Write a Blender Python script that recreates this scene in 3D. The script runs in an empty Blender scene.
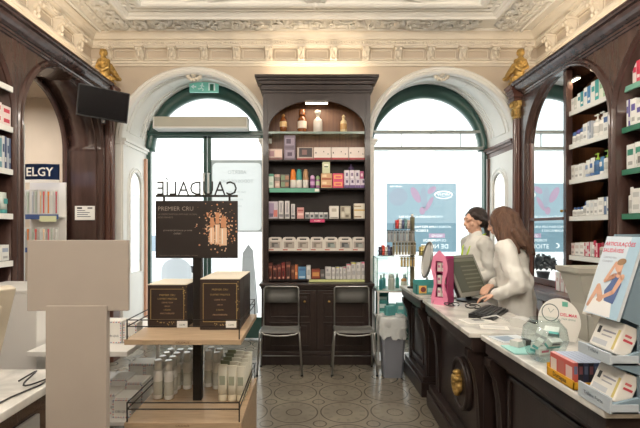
import bpy, bmesh, math, random
from mathutils import Vector, Matrix, noise
random.seed(7)
PI = math.pi
SC = bpy.context.scene
COL = SC.collection
F, CX, CY, EYE = 425.0, 308.0, 229.0, 1.5

def at(x, y, d):            # a pixel of the photograph at distance d -> point in the room
    return Vector(((x - CX) * d / F, d, EYE - (y - CY) * d / F))
def ax(x, d): return (x - CX) * d / F
def az(y, d): return EYE - (y - CY) * d / F

# ------------------------------------------------------------------ materials
def lin(c):
    return tuple((v / 255 / 12.92) if v / 255 <= 0.04045 else ((v / 255 + 0.055) / 1.055) ** 2.4 for v in c)
MATS = {}
def mat(name, rgb, rough=0.5, metal=0.0, spec=0.5, bump=0.0, bscale=40, var=0.0, vscale=6, coat=0.0, stretch=None, emit=0.0, bdist=.01):
    if name in MATS: return MATS[name]
    m = bpy.data.materials.new(name); m.use_nodes = True
    nt = m.node_tree; b = nt.nodes['Principled BSDF']
    c = lin(rgb)
    b.inputs['Base Color'].default_value = (*c, 1)
    b.inputs['Roughness'].default_value = rough
    b.inputs['Metallic'].default_value = metal
    b.inputs['Specular IOR Level'].default_value = spec
    b.inputs['Coat Weight'].default_value = coat
    if emit:
        b.inputs['Emission Color'].default_value = (*c, 1); b.inputs['Emission Strength'].default_value = emit
    if var or bump:
        tc = nt.nodes.new('ShaderNodeTexCoord'); mp = nt.nodes.new('ShaderNodeMapping')
        if stretch: mp.inputs['Scale'].default_value = stretch
        nt.links.new(tc.outputs['Object'], mp.inputs['Vector'])
        if var:
            n = nt.nodes.new('ShaderNodeTexNoise'); n.inputs['Scale'].default_value = vscale; n.inputs['Detail'].default_value = 5
            r = nt.nodes.new('ShaderNodeValToRGB')
            r.color_ramp.elements[0].position = 0.3; r.color_ramp.elements[1].position = 0.7
            r.color_ramp.elements[0].color = (*[v * (1 - var) for v in c], 1)
            r.color_ramp.elements[1].color = (*[min(1, v * (1 + var)) for v in c], 1)
            nt.links.new(mp.outputs[0], n.inputs['Vector']); nt.links.new(n.outputs['Fac'], r.inputs['Fac'])
            nt.links.new(r.outputs['Color'], b.inputs['Base Color'])
        if bump:
            n2 = nt.nodes.new('ShaderNodeTexNoise'); n2.inputs['Scale'].default_value = bscale
            bp = nt.nodes.new('ShaderNodeBump'); bp.inputs['Strength'].default_value = bump; bp.inputs['Distance'].default_value = bdist
            nt.links.new(mp.outputs[0], n2.inputs['Vector']); nt.links.new(n2.outputs['Fac'], bp.inputs['Height'])
            nt.links.new(bp.outputs['Normal'], b.inputs['Normal'])
    MATS[name] = m; return m
def ink(rgb, rough=0.45):   # a printed or plastic colour
    rgb = tuple(int(v) for v in rgb)
    return mat('colour_%d_%d_%d_%d' % (*rgb, int(rough * 100)), rgb, rough)
def clear(name, tint=(255, 255, 255), gloss=0.04, rough=0.0, keep=0.97):
    """thin clear sheet: see-through with a faint surface reflection"""
    if name in MATS: return MATS[name]
    m = bpy.data.materials.new(name); m.use_nodes = True; nt = m.node_tree; nt.nodes.clear()
    o = nt.nodes.new('ShaderNodeOutputMaterial'); t = nt.nodes.new('ShaderNodeBsdfTransparent')
    g = nt.nodes.new('ShaderNodeBsdfGlossy'); mx = nt.nodes.new('ShaderNodeMixShader'); f = nt.nodes.new('ShaderNodeMath'); lw = nt.nodes.new('ShaderNodeLayerWeight'); pw = nt.nodes.new('ShaderNodeMath')
    c = lin(tint); t.inputs['Color'].default_value = (*[v * keep for v in c], 1)
    g.inputs['Roughness'].default_value = rough; lw.inputs['Blend'].default_value = .5; pw.operation = 'POWER'; pw.inputs[1].default_value = 4.0; f.operation = 'MULTIPLY_ADD'; f.inputs[1].default_value = .6; f.inputs[2].default_value = gloss; nt.links.new(lw.outputs['Facing'], pw.inputs[0]); nt.links.new(pw.outputs[0], f.inputs[0])
    nt.links.new(f.outputs[0], mx.inputs[0]); nt.links.new(t.outputs[0], mx.inputs[1]); nt.links.new(g.outputs[0], mx.inputs[2])
    nt.links.new(mx.outputs[0], o.inputs[0]); MATS[name] = m; return m
def translucent(name, rgb, through=0.6):
    if name in MATS: return MATS[name]
    m = bpy.data.materials.new(name); m.use_nodes = True; nt = m.node_tree; nt.nodes.clear()
    o = nt.nodes.new('ShaderNodeOutputMaterial'); t = nt.nodes.new('ShaderNodeBsdfTranslucent'); d = nt.nodes.new('ShaderNodeBsdfDiffuse')
    mx = nt.nodes.new('ShaderNodeMixShader'); mx.inputs[0].default_value = through
    for n in (t, d): n.inputs['Color'].default_value = (*lin(rgb), 1)
    nt.links.new(d.outputs[0], mx.inputs[1]); nt.links.new(t.outputs[0], mx.inputs[2]); nt.links.new(mx.outputs[0], o.inputs[0])
    MATS[name] = m; return m

WOOD = mat('dark_wood', (67, 48, 43), 0.27, var=0.25, vscale=5, stretch=(3, 3, .6), bump=.05, bscale=30, coat=.3)
WOODD = mat('blackened_wood', (46, 36, 34), 0.34, spec=.35, var=0.25, vscale=5, stretch=(3, 3, .6), bump=.05, bscale=30, coat=.06)
WOODR = mat('reddish_wood', (88, 55, 45), 0.3, var=0.25, vscale=6, stretch=(3, 3, .5), coat=.2)
WOODB = mat('brown_board', (104, 68, 44), 0.45, var=0.3, vscale=7, stretch=(6, 6, .4))
SHELFIN = mat('dark_interior_wood', (36, 29, 28), 0.5, spec=.3, var=0.2, vscale=5)
PLASTER = mat('tan_plaster', (196, 182, 164), 0.8, var=0.05, vscale=3, bump=.05, bscale=60)
CREAM = mat('cream_plaster', (222, 213, 197), 0.75, var=0.05, vscale=5, bump=.08, bscale=50)
CEIL = mat('ceiling_plaster', (230, 227, 219), 0.8, var=0.04, vscale=4, bump=.06, bscale=40)
WHITEP = mat('white_paint', (232, 231, 226), 0.45, var=0.02)
GREEN = mat('green_frame_paint', (52, 82, 76), 0.3, var=0.08)
GOLD = mat('gilding', (178, 146, 84), 0.42, metal=.6, var=0.45, vscale=22, bump=.8, bscale=45)
BLACK = mat('black_plastic', (26, 26, 28), 0.4)
FROST = mat('frosted_cap', (232, 236, 234), .2)
DKMET = mat('black_metal', (38, 35, 33), 0.45, metal=.4)
CHROME = mat('satin_chrome', (178, 178, 176), 0.28, metal=1.0)
GREYP = mat('grey_sheet_metal', (158, 158, 155), 0.5, metal=.2)
BEIGE = mat('beige_board', (164, 155, 146), 0.7, var=.03, vscale=8)
OAK = mat('light_oak', (178, 154, 126), 0.45, var=0.14, vscale=8, stretch=(1, 9, 9))
WHITEL = mat('white_laminate', (226, 224, 220), 0.4)
PAPER = mat('white_paper', (232, 230, 224), 0.6)
SHEER = clear('window_glass', (250, 252, 250), .03)
GLASS = clear('shelf_glass', (226, 240, 234), .05)
ACRYL = clear('clear_acrylic', (250, 253, 252), .04, keep=.99)
def mirror_mat():
    m = mat('mirror_silver', (240, 242, 242), 0.015, metal=1.0); return m
MIRROR = mirror_mat()
def marble():
    m = bpy.data.materials.new('white_marble'); m.use_nodes = True; nt = m.node_tree; b = nt.nodes['Principled BSDF']
    tc = nt.nodes.new('ShaderNodeTexCoord'); n = nt.nodes.new('ShaderNodeTexNoise'); n.inputs['Scale'].default_value = 3.2
    n.inputs['Detail'].default_value = 9; n.inputs['Distortion'].default_value = 1.6
    r = nt.nodes.new('ShaderNodeValToRGB'); r.color_ramp.elements[0].position = .38; r.color_ramp.elements[1].position = .56
    r.color_ramp.elements[0].color = (*lin((188, 187, 184)), 1); r.color_ramp.elements[1].color = (*lin((222, 220, 214)), 1)
    nt.links.new(tc.outputs['Object'], n.inputs['Vector']); nt.links.new(n.outputs['Fac'], r.inputs['Fac']); nt.links.new(r.outputs['Color'], b.inputs['Base Color'])
    b.inputs['Roughness'].default_value = .22; return m
MARBLE = marble()
def floor_tiles():
    m = bpy.data.materials.new('encaustic_tiles'); m.use_nodes = True; nt = m.node_tree; b = nt.nodes['Principled BSDF']
    L = nt.links.new
    def N(op, a, c=None):
        n = nt.nodes.new('ShaderNodeMath'); n.operation = op
        for i, v in enumerate((a, c)):
            if v is None: continue
            if isinstance(v, (int, float)): n.inputs[i].default_value = v
            else: L(v, n.inputs[i])
        return n.outputs[0]
    g = nt.nodes.new('ShaderNodeTexCoord'); s = nt.nodes.new('ShaderNodeSeparateXYZ'); L(g.outputs['Object'], s.inputs[0])
    T = .413
    def cell(o, off): return N('SUBTRACT', N('FRACT', N('ADD', N('DIVIDE', N('SUBTRACT', o, off), T), 100.5)), .5)
    u, v = cell(s.outputs[0], .298), cell(s.outputs[1], 3.895)
    rad = N('MULTIPLY', N('SQRT', N('ADD', N('MULTIPLY', u, u), N('MULTIPLY', v, v))), T)
    def ring(r, w):
        return N('LESS_THAN', N('ABSOLUTE', N('SUBTRACT', rad, r)), w)
    ang = N('ARCTAN2', v, u)
    pet = N('GREATER_THAN', N('SINE', N('MULTIPLY', ang, 12)), .55)
    band = N('MULTIPLY', pet, N('LESS_THAN', N('ABSOLUTE', N('SUBTRACT', rad, .15)), .022))
    band2 = N('MULTIPLY', N('GREATER_THAN', N('SINE', N('MULTIPLY', ang, 8)), .5), N('LESS_THAN', N('ABSOLUTE', N('SUBTRACT', rad, .03)), .014))
    # corner motif
    cu, cv = N('SUBTRACT', .5, N('ABSOLUTE', u)), N('SUBTRACT', .5, N('ABSOLUTE', v))
    rc = N('MULTIPLY', N('SQRT', N('ADD', N('MULTIPLY', cu, cu), N('MULTIPLY', cv, cv))), T)
    corner = N('LESS_THAN', N('ABSOLUTE', N('SUBTRACT', rc, .05)), .005)
    joint = N('GREATER_THAN', N('MAXIMUM', N('ABSOLUTE', u), N('ABSOLUTE', v)), .495)
    lines = N('MAXIMUM', N('MAXIMUM', ring(.193, .0055), ring(.062, .005)), corner)
    soft = N('MAXIMUM', N('MAXIMUM', band, band2), joint)
    nz = nt.nodes.new('ShaderNodeTexNoise'); nz.inputs['Scale'].default_value = 2.5; nz.inputs['Detail'].default_value = 8
    L(g.outputs['Object'], nz.inputs['Vector'])
    base = nt.nodes.new('ShaderNodeValToRGB'); base.color_ramp.elements[0].position = .3; base.color_ramp.elements[1].position = .7
    base.color_ramp.elements[0].color = (*lin((108, 102, 91)), 1); base.color_ramp.elements[1].color = (*lin((134, 126, 112)), 1)
    L(nz.outputs['Fac'], base.inputs['Fac'])
    def mix(fac, a, c):
        x = nt.nodes.new('ShaderNodeMix'); x.data_type = 'RGBA'; L(fac, x.inputs['Factor']); L(a, x.inputs[6]); x.inputs[7].default_value = (*lin(c), 1); return x.outputs[2]
    c1 = mix(N('MULTIPLY', soft, .35), base.outputs['Color'], (96, 90, 80))
    c2 = mix(N('MULTIPLY', lines, .68), c1, (48, 43, 38))
    L(c2, b.inputs['Base Color']); b.inputs['Roughness'].default_value = .24
    return m
TILES = floor_tiles()

# ------------------------------------------------------------------ mesh builder
class MB:
    def __init__(s): s.bm = bmesh.new(); s.mats = []; s.M = Matrix()
    def mi(s, m):
        if m not in s.mats: s.mats.append(m)
        return s.mats.index(m)
    def _face(s, vs, i, smooth=False):
        try:
            f = s.bm.faces.new(vs); f.material_index = i; f.smooth = smooth; return f
        except ValueError: return None
    def v(s, p): return s.bm.verts.new(s.M @ Vector(p))
    def box(s, x0, x1, y0, y1, z0, z1, m, bevel=0.0):
        i = s.mi(m)
        p = [s.v((x, y, z)) for x in (x0, x1) for y in (y0, y1) for z in (z0, z1)]
        fs = [s._face([p[k] for k in q], i) for q in ((0, 1, 3, 2), (4, 6, 7, 5), (0, 4, 5, 1), (2, 3, 7, 6), (0, 2, 6, 4), (1, 5, 7, 3))]
        if bevel:
            es = list({e for f in fs if f for e in f.edges})
            r = bmesh.ops.bevel(s.bm, geom=es, offset=bevel, segments=2, affect='EDGES', profile=.6)
            for f in r['faces']: f.material_index = i
        return s
    def quad(s, pts, m, smooth=False):
        s._face([s.v(p) for p in pts], s.mi(m), smooth); return s
    def poly(s, pts, m): return s.quad(pts, m)
    def rect(s, u0, u1, z0, z1, y, m):      # rectangle facing -Y
        return s.quad([(u0, y, z0), (u1, y, z0), (u1, y, z1), (u0, y, z1)], m)
    def rings(s, rs, m, close=True, cap0=True, cap1=True, smooth=True):
        """rs: list of rings (lists of points of the same length) joined into a skin"""
        i = s.mi(m); R = [[s.v(p) for p in r] for r in rs]; n = len(R[0])
        for a, b in zip(R, R[1:]):
            for k in range(n if close else n - 1):
                s._face([a[k], a[(k + 1) % n], b[(k + 1) % n], b[k]], i, smooth)
        if cap0: s._face(list(reversed(R[0])), i)
        if cap1: s._face(R[-1], i)
        return s
    def cyl(s, p0, p1, r0, m, r1=None, n=12, caps=True):
        p0, p1 = Vector(p0), Vector(p1); d = (p1 - p0).normalized(); r1 = r0 if r1 is None else r1
        a = d.orthogonal().normalized(); b = d.cross(a)
        ring = lambda p, r: [p + (a * math.cos(t) + b * math.sin(t)) * r for t in (2 * PI * k / n for k in range(n))]
        return s.rings([ring(p0, r0), ring(p1, r1)], m, cap0=caps, cap1=caps)
    def lathe(s, prof, m, c=(0, 0, 0), n=16, sx=1.0, sy=1.0):
        rs = [[(c[0] + max(r, 1e-4) * math.cos(2 * PI * k / n) * sx, c[1] + max(r, 1e-4) * math.sin(2 * PI * k / n) * sy, c[2] + z) for k in range(n)] for r, z in prof]
        return s.rings(rs, m)
    def tube(s, pts, r, m, n=6, closed=False):
        P = [Vector(p) for p in pts]; N = len(P); rs = []
        prev = None
        for k in range(N):
            t = (P[(k + 1) % N] - P[k - 1]) if closed else (P[min(k + 1, N - 1)] - P[max(k - 1, 0)])
            t = t.normalized() if t.length > 1e-9 else Vector((0, 0, 1))
            a = t.orthogonal().normalized() if prev is None else (prev - t * prev.dot(t)).normalized()
            prev = a; b = t.cross(a); rr = r[k] if isinstance(r, (list, tuple)) else r
            rs.append([P[k] + (a * math.cos(2 * PI * j / n) + b * math.sin(2 * PI * j / n)) * rr for j in range(n)])
        if closed: rs.append(rs[0])
        return s.rings(rs, m, cap0=not closed, cap1=not closed)
    def prism(s, poly, f, d0, d1, m, smooth=False):
        """poly: 2D outline; f(u, w, d) -> point; extruded from d0 to d1"""
        i = s.mi(m); A = [s.v(f(u, w, d0)) for u, w in poly]; B = [s.v(f(u, w, d1)) for u, w in poly]; n = len(poly)
        s._face(list(reversed(A)), i); s._face(B, i)
        for k in range(n): s._face([A[k], A[(k + 1) % n], B[(k + 1) % n], B[k]], i, smooth)
        return s
    def ball(s, c, r, m, n=12, sz=None, h=8):
        rx, ry, rz = r if isinstance(r, (tuple, list)) else (r, r, r)
        rs = []
        for j in range(h + 1):
            t = -PI / 2 + PI * j / h; q = max(math.cos(t), .02)
            rs.append([(c[0] + rx * q * math.cos(2 * PI * k / n), c[1] + ry * q * math.sin(2 * PI * k / n), c[2] + rz * math.sin(t)) for k in range(n)])
        return s.rings(rs, m)
    def text(s, body, size, x, y, z, m, align='CENTER', flip=False, mtx=None, sx=1.0, bold=False):
        """flat lettering standing in the XZ plane and read from -Y (from +Y when flip)"""
        cu = bpy.data.curves.new('lettering', 'FONT'); cu.body = body; cu.size = size; cu.align_x = align; cu.resolution_u = 2
        if bold: cu.offset = size * .018
        ob = bpy.data.objects.new('lettering', cu); me = bpy.data.meshes.new_from_object(ob)
        T = mtx if mtx else Matrix.Translation((x, y, z)) @ Matrix.Rotation(PI if flip else 0, 4, 'Z') @ Matrix.Rotation(PI / 2, 4, 'X')
        T = T @ Matrix.Diagonal((sx, 1, 1, 1)); i = s.mi(m)
        vs = [s.v(T @ v.co) for v in me.vertices]
        for p in me.polygons: s._face([vs[k] for k in p.vertices], i)
        bpy.data.objects.remove(ob); bpy.data.curves.remove(cu); bpy.data.meshes.remove(me); return s
    def sheet(s, x0, x1, z0, z1, y, m, loops=(), texts=()):
        """flat sheet in the XZ plane with loops and lettering cut clean through"""
        L = [[(x0, z0), (x1, z0), (x1, z1), (x0, z1)]] + [list(l) for l in loops]
        for body, size, x, z, flip in texts:
            cu = bpy.data.curves.new('lettering', 'FONT'); cu.body = body; cu.size = size; cu.align_x = 'CENTER'; cu.resolution_u = 2
            ob = bpy.data.objects.new('lettering', cu); me = bpy.data.meshes.new_from_object(ob); tb = bmesh.new(); tb.from_mesh(me)
            bmesh.ops.remove_doubles(tb, verts=tb.verts, dist=1e-6); sg = -1 if flip else 1; nx = {}
            for f in tb.faces:
                for lp in f.loops:
                    if len(lp.edge.link_faces) == 1: nx.setdefault(lp.vert, []).append(lp.link_loop_next.vert)
            while nx:
                v0 = next(iter(nx)); ch = [v0]; v = v0
                while v in nx:
                    w_ = nx[v].pop()
                    if not nx[v]: del nx[v]
                    if w_ is v0: break
                    ch.append(w_); v = w_
                if len(ch) > 2: L.append([(x + sg * q.co.x, z + q.co.y) for q in ch])
            tb.free(); bpy.data.objects.remove(ob); bpy.data.curves.remove(cu); bpy.data.meshes.remove(me)
        cu = bpy.data.curves.new('sheet', 'CURVE'); cu.dimensions = '2D'; cu.fill_mode = 'BOTH'
        for l in L:
            sp = cu.splines.new('POLY'); sp.points.add(len(l) - 1); sp.use_cyclic_u = True
            for p, q in zip(sp.points, l): p.co = (q[0], q[1], 0, 1)
        ob = bpy.data.objects.new('sheet', cu); me = bpy.data.meshes.new_from_object(ob); i = s.mi(m)
        vs = [s.v((q.co.x, y, q.co.y)) for q in me.vertices]
        for p in me.polygons: s._face([vs[k] for k in p.vertices], i)
        bpy.data.objects.remove(ob); bpy.data.curves.remove(cu); bpy.data.meshes.remove(me); return s
    def build(s, name, parent=None, recalc=True, loc=None, rotz=0.0):
        if recalc: bmesh.ops.recalc_face_normals(s.bm, faces=s.bm.faces)
        me = bpy.data.meshes.new(name); s.bm.to_mesh(me); s.bm.free()
        for m in s.mats: me.materials.append(m)
        o = bpy.data.objects.new(name, me); COL.objects.link(o)
        if parent: o.parent = parent
        if loc is not None: o.location = loc
        if rotz: o.rotation_euler = (0, 0, rotz)
        return o
def tag(o, label=None, cat=None, group=None, kind=None):
    for k, v in (('label', label), ('category', cat), ('group', group), ('kind', kind)):
        if v: o[k] = v
    return o
def thing(name, label, cat, loc=(0, 0, 0), rotz=0.0, group=None, kind=None):
    o = bpy.data.objects.new(name, None); COL.objects.link(o); o.location = loc; o.rotation_euler = (0, 0, rotz); o.empty_display_size = .05
    return tag(o, label, cat, group, kind)
def struct(name, kind='structure'):
    o = bpy.data.objects.new(name, None); COL.objects.link(o); o.empty_display_size = .05; o['kind'] = kind; return o
def S(o): o['kind'] = 'structure'; return o
ORD = 'first second third fourth fifth sixth seventh eighth ninth tenth eleventh twelfth thirteenth fourteenth fifteenth sixteenth seventeenth eighteenth nineteenth twentieth'.split()

# arches -------------------------------------------------------------
def arc_path(c, zs, R, zb, n=24, rz=None):
    rz = rz or R
    p = [((c - R, zb), (-1, 0))] if zb is not None and zb < zs else []
    for k in range(n + 1):
        t = PI - PI * k / n; p.append(((c + R * math.cos(t), zs + rz * math.sin(t)), (math.cos(t), math.sin(t))))
    if zb is not None and zb < zs: p.append(((c + R, zb), (1, 0)))
    return p
def sweep_arch(mb, c, zs, R, zb, prof, f, m, n=24, rz=None, smooth=False):
    """prof: closed outline of (outward offset, depth); f(u, z, d) -> point"""
    rs = [[f(p[0] + nn[0] * a, p[1] + nn[1] * a, d) for a, d in prof] for p, nn in arc_path(c, zs, R, zb, n, rz)]
    return mb.rings(rs, m, smooth=smooth)
def arch_wall(mb, u0, u1, z0, top, arches, f, depth, m, n=24):
    """slab with arched openings: arches = [(centre, spring, R, sill)], sorted by centre"""
    i = mb.mi(m)
    V = lambda u, z, d: mb.v(f(u, z, d))
    def q(a, b, d): mb._face([V(a[0], a[1], d), V(b[0], a[1], d), V(b[0], b[1], d), V(a[0], b[1], d)], i)
    for d in (0, depth):
        cur = u0
        for c, zs, R, zb in arches:
            q((cur, z0), (c - R, top), d)
            if zb > z0: q((c - R, z0), (c + R, zb), d)
            pts = [p for p, _ in arc_path(c, zs, R, None, n)]
            for a, b in zip(pts, pts[1:]):
                mb._face([V(a[0], a[1], d), V(b[0], b[1], d), V(b[0], top, d), V(a[0], top, d)], i)
            cur = c + R
        q((cur, z0), (u1, top), d)
    for c, zs, R, zb in arches:
        pts = [p for p, _ in arc_path(c, zs, R, zb, n)]
        for a, b in zip(pts, pts[1:]):
            mb._face([V(*a, 0), V(*b, 0), V(*b, depth), V(*a, depth)], i, True)
        if zb > z0: mb._face([V(c - R, zb, 0), V(c + R, zb, 0), V(c + R, zb, depth), V(c - R, zb, depth)], i)
    for a, b in (((u0, z0), (u0, top)), ((u1, z0), (u1, top)), ((u0, top), (u1, top))):
        mb._face([V(*a, 0), V(*b, 0), V(*b, depth), V(*a, depth)], i)
    return mb

# soft sculpted bodies -----------------------------------------------
def blob(caps, balls, voxel, m, name, parent=None, smooth=4):
    """capsules (p0, r0, p1, r1) and ellipsoids (c, (rx, ry, rz), rotation) merged into one continuous skin"""
    mb = MB()
    for p0, r0, p1, r1 in caps:
        p0, p1 = Vector(p0), Vector(p1); d = (p1 - p0); L = d.length; d = d.normalized(); a = d.orthogonal().normalized(); b = d.cross(a)
        rs = []
        for k in range(5):
            t = -PI / 2 + (PI / 2) * k / 4; rs.append((p0 + d * r0 * math.sin(t), max(r0 * math.cos(t), r0 * .05)))
        for k in range(5):
            t = (PI / 2) * k / 4; rs.append((p1 + d * r1 * math.sin(t), max(r1 * math.cos(t), r1 * .05)))
        mb.rings([[c + (a * math.cos(2 * PI * j / 14) + b * math.sin(2 * PI * j / 14)) * r for j in range(14)] for c, r in rs], m)
    for c, r, *rot in balls:
        mb.M = Matrix.Translation(c) @ (rot[0].to_4x4() if rot else Matrix())
        mb.ball((0, 0, 0), r, m, n=18, h=12)
    mb.M = Matrix()
    o = mb.build(name, None)
    r = o.modifiers.new('r', 'REMESH'); r.mode = 'VOXEL'; r.voxel_size = voxel; r.use_smooth_shade = True
    if smooth:
        sm = o.modifiers.new('s', 'SMOOTH'); sm.iterations = smooth; sm.factor = .5
    dg = bpy.context.evaluated_depsgraph_get(); dg.update()
    me = bpy.data.meshes.new_from_object(o.evaluated_get(dg)); o.modifiers.clear(); old = o.data; o.data = me; bpy.data.meshes.remove(old)
    me.name = name
    me.materials.clear(); me.materials.append(m)
    if parent: o.parent = parent
    return o
def ripple(o, amps):
    """push a skin in and out along its normals: amps = [(height, (fx, fy, fz), seed)]"""
    me = o.data; nn = [v.normal.copy() for v in me.vertices]
    for v, n in zip(me.vertices, nn):
        d = 0.0
        for a, f, sd in amps: d += a * noise.noise(Vector((v.co.x * f[0] + sd, v.co.y * f[1] - sd, v.co.z * f[2])))
        v.co += n * d
    me.update(); return o
# ================================================================== the room shell
XL, XR, PL, PR, YB, YG, ZC = -2.3, 2.4, -2.58, 2.72, 5.05, 5.8, 3.8
Y0 = -2.2                                     # the shop goes on behind the camera
ARCH = [(-1.366, 2.555, .85, 0.0), (1.604, 2.555, .85, 0.0)]
fb = lambda u, z, d: (u, YB + d, z)
fl = lambda u, z, d: (XL - d, u, z)
fr = lambda u, z, d: (XR + d, u, z)

mb = MB(); mb.box(-4.3, 3.2, Y0, YG + .12, -.1, 0, TILES); S(mb.build('floor'))
mb = MB(); arch_wall(mb, -4.2, 3.1, 0, ZC + .1, ARCH, fb, .1, PLASTER); bmesh.ops.remove_doubles(mb.bm, verts=mb.bm.verts, dist=1e-4); S(mb.build('wall_back'))
# ceiling: flat field with stepped coffer mouldings, real relief
mb = MB(); mb.box(-4.3, 3.2, Y0, YG, ZC, ZC + .12, CEIL); ceil = S(mb.build('ceiling'))

def U_path(o):   # path round the three plaster walls, offset o from the walls
    return [(PL + o, Y0), (PL + o, YB - o), (PR - o, YB - o), (PR - o, Y0)]
def U_sweep(mb, prof, m):
    rs = []
    for k in range(4): rs.append([(*U_path(o)[k], z) for o, z in prof])
    return mb.rings(rs, m, smooth=False)
def corbel_row(mb_fn): pass

mb = MB()    # upper cornice under the ceiling
U_sweep(mb, [(-.02, 3.64), (.035, 3.64), (.04, 3.655), (.05, 3.665), (.055, 3.715), (.085, 3.722), (.09, 3.74), (.11, 3.765), (.14, 3.785), (.145, 3.82), (-.02, 3.82)], CREAM)
for k in range(170):    # egg and dart beads
    u = PL + .12 + k * .03
    if u < PR - .1: mb.ball((u, YB - .056, 3.69), (.011, .013, .015), CREAM, n=6, h=4)
for k in range(110):
    y = YB - .12 - k * .03
    for x in (PL + .056, PR - .056): mb.ball((x, y, 3.69), (.013, .011, .015), CREAM, n=6, h=4)
S(mb.build('trim_1'))
mb = MB()    # lower string moulding of the frieze
U_sweep(mb, [(-.02, 3.43), (.02, 3.43), (.025, 3.45), (.04, 3.455), (.045, 3.48), (.02, 3.49), (-.02, 3.49)], CREAM); S(mb.build('trim_2'))
mb = MB()
U_sweep(mb, [(-.02, 3.50), (.012, 3.50), (.012, 3.52), (-.02, 3.52)], CREAM); S(mb.build('trim_3'))
# brackets of the frieze: each a part of the frieze trim
fz = struct('trim_4')
def bracket_mesh():
    b = MB()
    prof = [(0, 0), (-.03, 0), (-.05, .02), (-.035, .05), (-.045, .08), (-.075, .11), (-.1, .14), (-.1, .165), (0, .165)]
    b.prism(prof, lambda u, w, d: (d, u, w), -.04, .04, CREAM)
    b.box(-.052, .052, -.115, 0, .15, .172, CREAM)
    for sx in (-.028, .028): b.ball((sx, -.052, .03), (.018, .02, .022), CREAM, n=8, h=5); b.ball((sx, -.1, .125), (.018, .02, .022), CREAM, n=8, h=5)
    b.ball((0, -.07, .075), (.014, .02, .035), CREAM, n=8, h=5)
    return b
br = bracket_mesh().build('bracket', fz)
places = [((-2.36 + .38 * k), YB, 0) for k in range(14)]
places += [(PL, 4.72 - .38 * k, PI / 2) for k in range(9)] + [(PR, 4.72 - .38 * k, -PI / 2) for k in range(9)]
for i, (x, y, r) in enumerate(places):
    o = br if i == 0 else br.copy()
    if i: COL.objects.link(o); o.parent = fz
    o.location = (x, y, 3.475); o.rotation_euler = (0, 0, r)
# frieze panels between the brackets (a thin sunk border)
mb = MB()
for i in range(13):
    u = -2.36 + .38 * i + .19
    for a, b, z0, z1 in ((-.125, .125, 3.525, 3.533), (-.125, .125, 3.61, 3.618), (-.125, -.117, 3.533, 3.61), (.117, .125, 3.533, 3.61)):
        mb.box(u + a, u + b, YB - .01, YB + .01, z0, z1, CREAM)
for i in range(9):
    v = 4.72 - .38 * i - .19
    for x in (PL, PR):
        for a, b, z0, z1 in ((-.125, .125, 3.525, 3.533), (-.125, .125, 3.61, 3.618), (-.125, -.117, 3.533, 3.61), (.117, .125, 3.533, 3.61)):
            mb.box(x - .01, x + .01, v + a, v + b, z0, z1, CREAM)
S(mb.build('trim_5'))
# ceiling relief: leaf band, rope band, coffer mouldings
def frame_ring(mb, x0, x1, y1, prof, m, y0=Y0 + .3):
    """moulding along the window side and both long sides; prof: (inward offset, drop below the ceiling)"""
    rs = []
    for k in range(4):
        rs.append([([(x0 + o), (x0 + o), (x1 - o), (x1 - o)][k], [y0, y1 - o, y1 - o, y0][k], ZC - h) for o, h in prof])
    return mb.rings(rs, m, smooth=False)
OX0, OX1, OY1 = -2.40, 2.46, 5.0
mb = MB()
frame_ring(mb, OX0 - .02, OX1 + .02, OY1 + .02, [(0, -.01), (0, .02), (.02, .026), (.03, .012), (.03, -.01)], CEIL)
frame_ring(mb, OX0, OX1, OY1, [(.105, -.01), (.105, .012), (.12, .024), (.135, .012), (.135, -.01)], CEIL)
frame_ring(mb, OX0, OX1, OY1, [(.395, -.01), (.395, .03), (.41, .045), (.44, .05), (.46, .03), (.48, .028), (.5, .012), (.5, -.01)], CEIL)
frame_ring(mb, OX0, OX1, OY1, [(.55, -.01), (.55, .02), (.57, .02), (.58, -.01)], CEIL)
frame_ring(mb, OX0, OX1, OY1, [(.64, -.01), (.64, .03), (.66, .045), (.70, .045), (.72, .03), (.72, -.01)], CEIL)
# two long oval mouldings and a rose between them
for cx in (-1.62, 1.76):
    for k, (e, rr) in enumerate(((0, .018), (.06, .01))):
        mb.tube([(cx + (1.02 - e) * math.cos(t), 3.93 + (.44 - e) * math.sin(t), ZC - .004) for t in (2 * PI * j / 60 for j in range(60))], rr, CEIL, n=6, closed=True)
S(mb.build('trim_6'))
mb = MB()    # rope band
def leafy(mb, o, d, a, L, w, h, m, curl=.3):
    """a curled leaf lying on the ceiling: o base point, a direction angle"""
    ca, sa = math.cos(a), math.sin(a); rows = []
    for k, (t, ww) in enumerate(((0, .25), (.35, 1), (.7, .8), (1, .08))):
        bend = curl * t * t
        cx, cy = o[0] + L * (t * ca - bend * sa * t), o[1] + L * (t * sa + bend * ca * t)
        z = ZC - h * math.sin(PI * (.15 + .8 * t)) - .002
        nx, ny = -sa, ca
        rows.append([(cx + nx * w * ww, cy + ny * w * ww, ZC - .001), (cx + nx * w * ww * .5, cy + ny * w * ww * .5, z), (cx, cy, z + h * .35), (cx - nx * w * ww * .5, cy - ny * w * ww * .5, z), (cx - nx * w * ww, cy - ny * w * ww, ZC - .001)])
    mb.rings(rows, m, close=False, cap0=False, cap1=False)
def band(fn):      # fn(along, across) on the three visible sides
    fn('x'); fn('l'); fn('r')
def put(side, s, w):   # s along the band, w distance from its outer edge -> (x, y, turn)
    if side == 'x': return (OX0 + s, OY1 - w, 0.0)
    if side == 'l': return (OX0 + w, OY1 - s, PI / 2 * 3)
    return (OX1 - w, OY1 - s, PI / 2 * 3)
for side, n in (('x', 62), ('l', 30), ('r', 30)):
    for k in range(n):
        s = .08 + k * .072
        x, y, r = put(side, s, .066); leafy(mb, (x - .03 * math.cos(r + .7), y - .03 * math.sin(r + .7)), 1, r + .6, .085, .02, .02, CEIL, .1)
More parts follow.
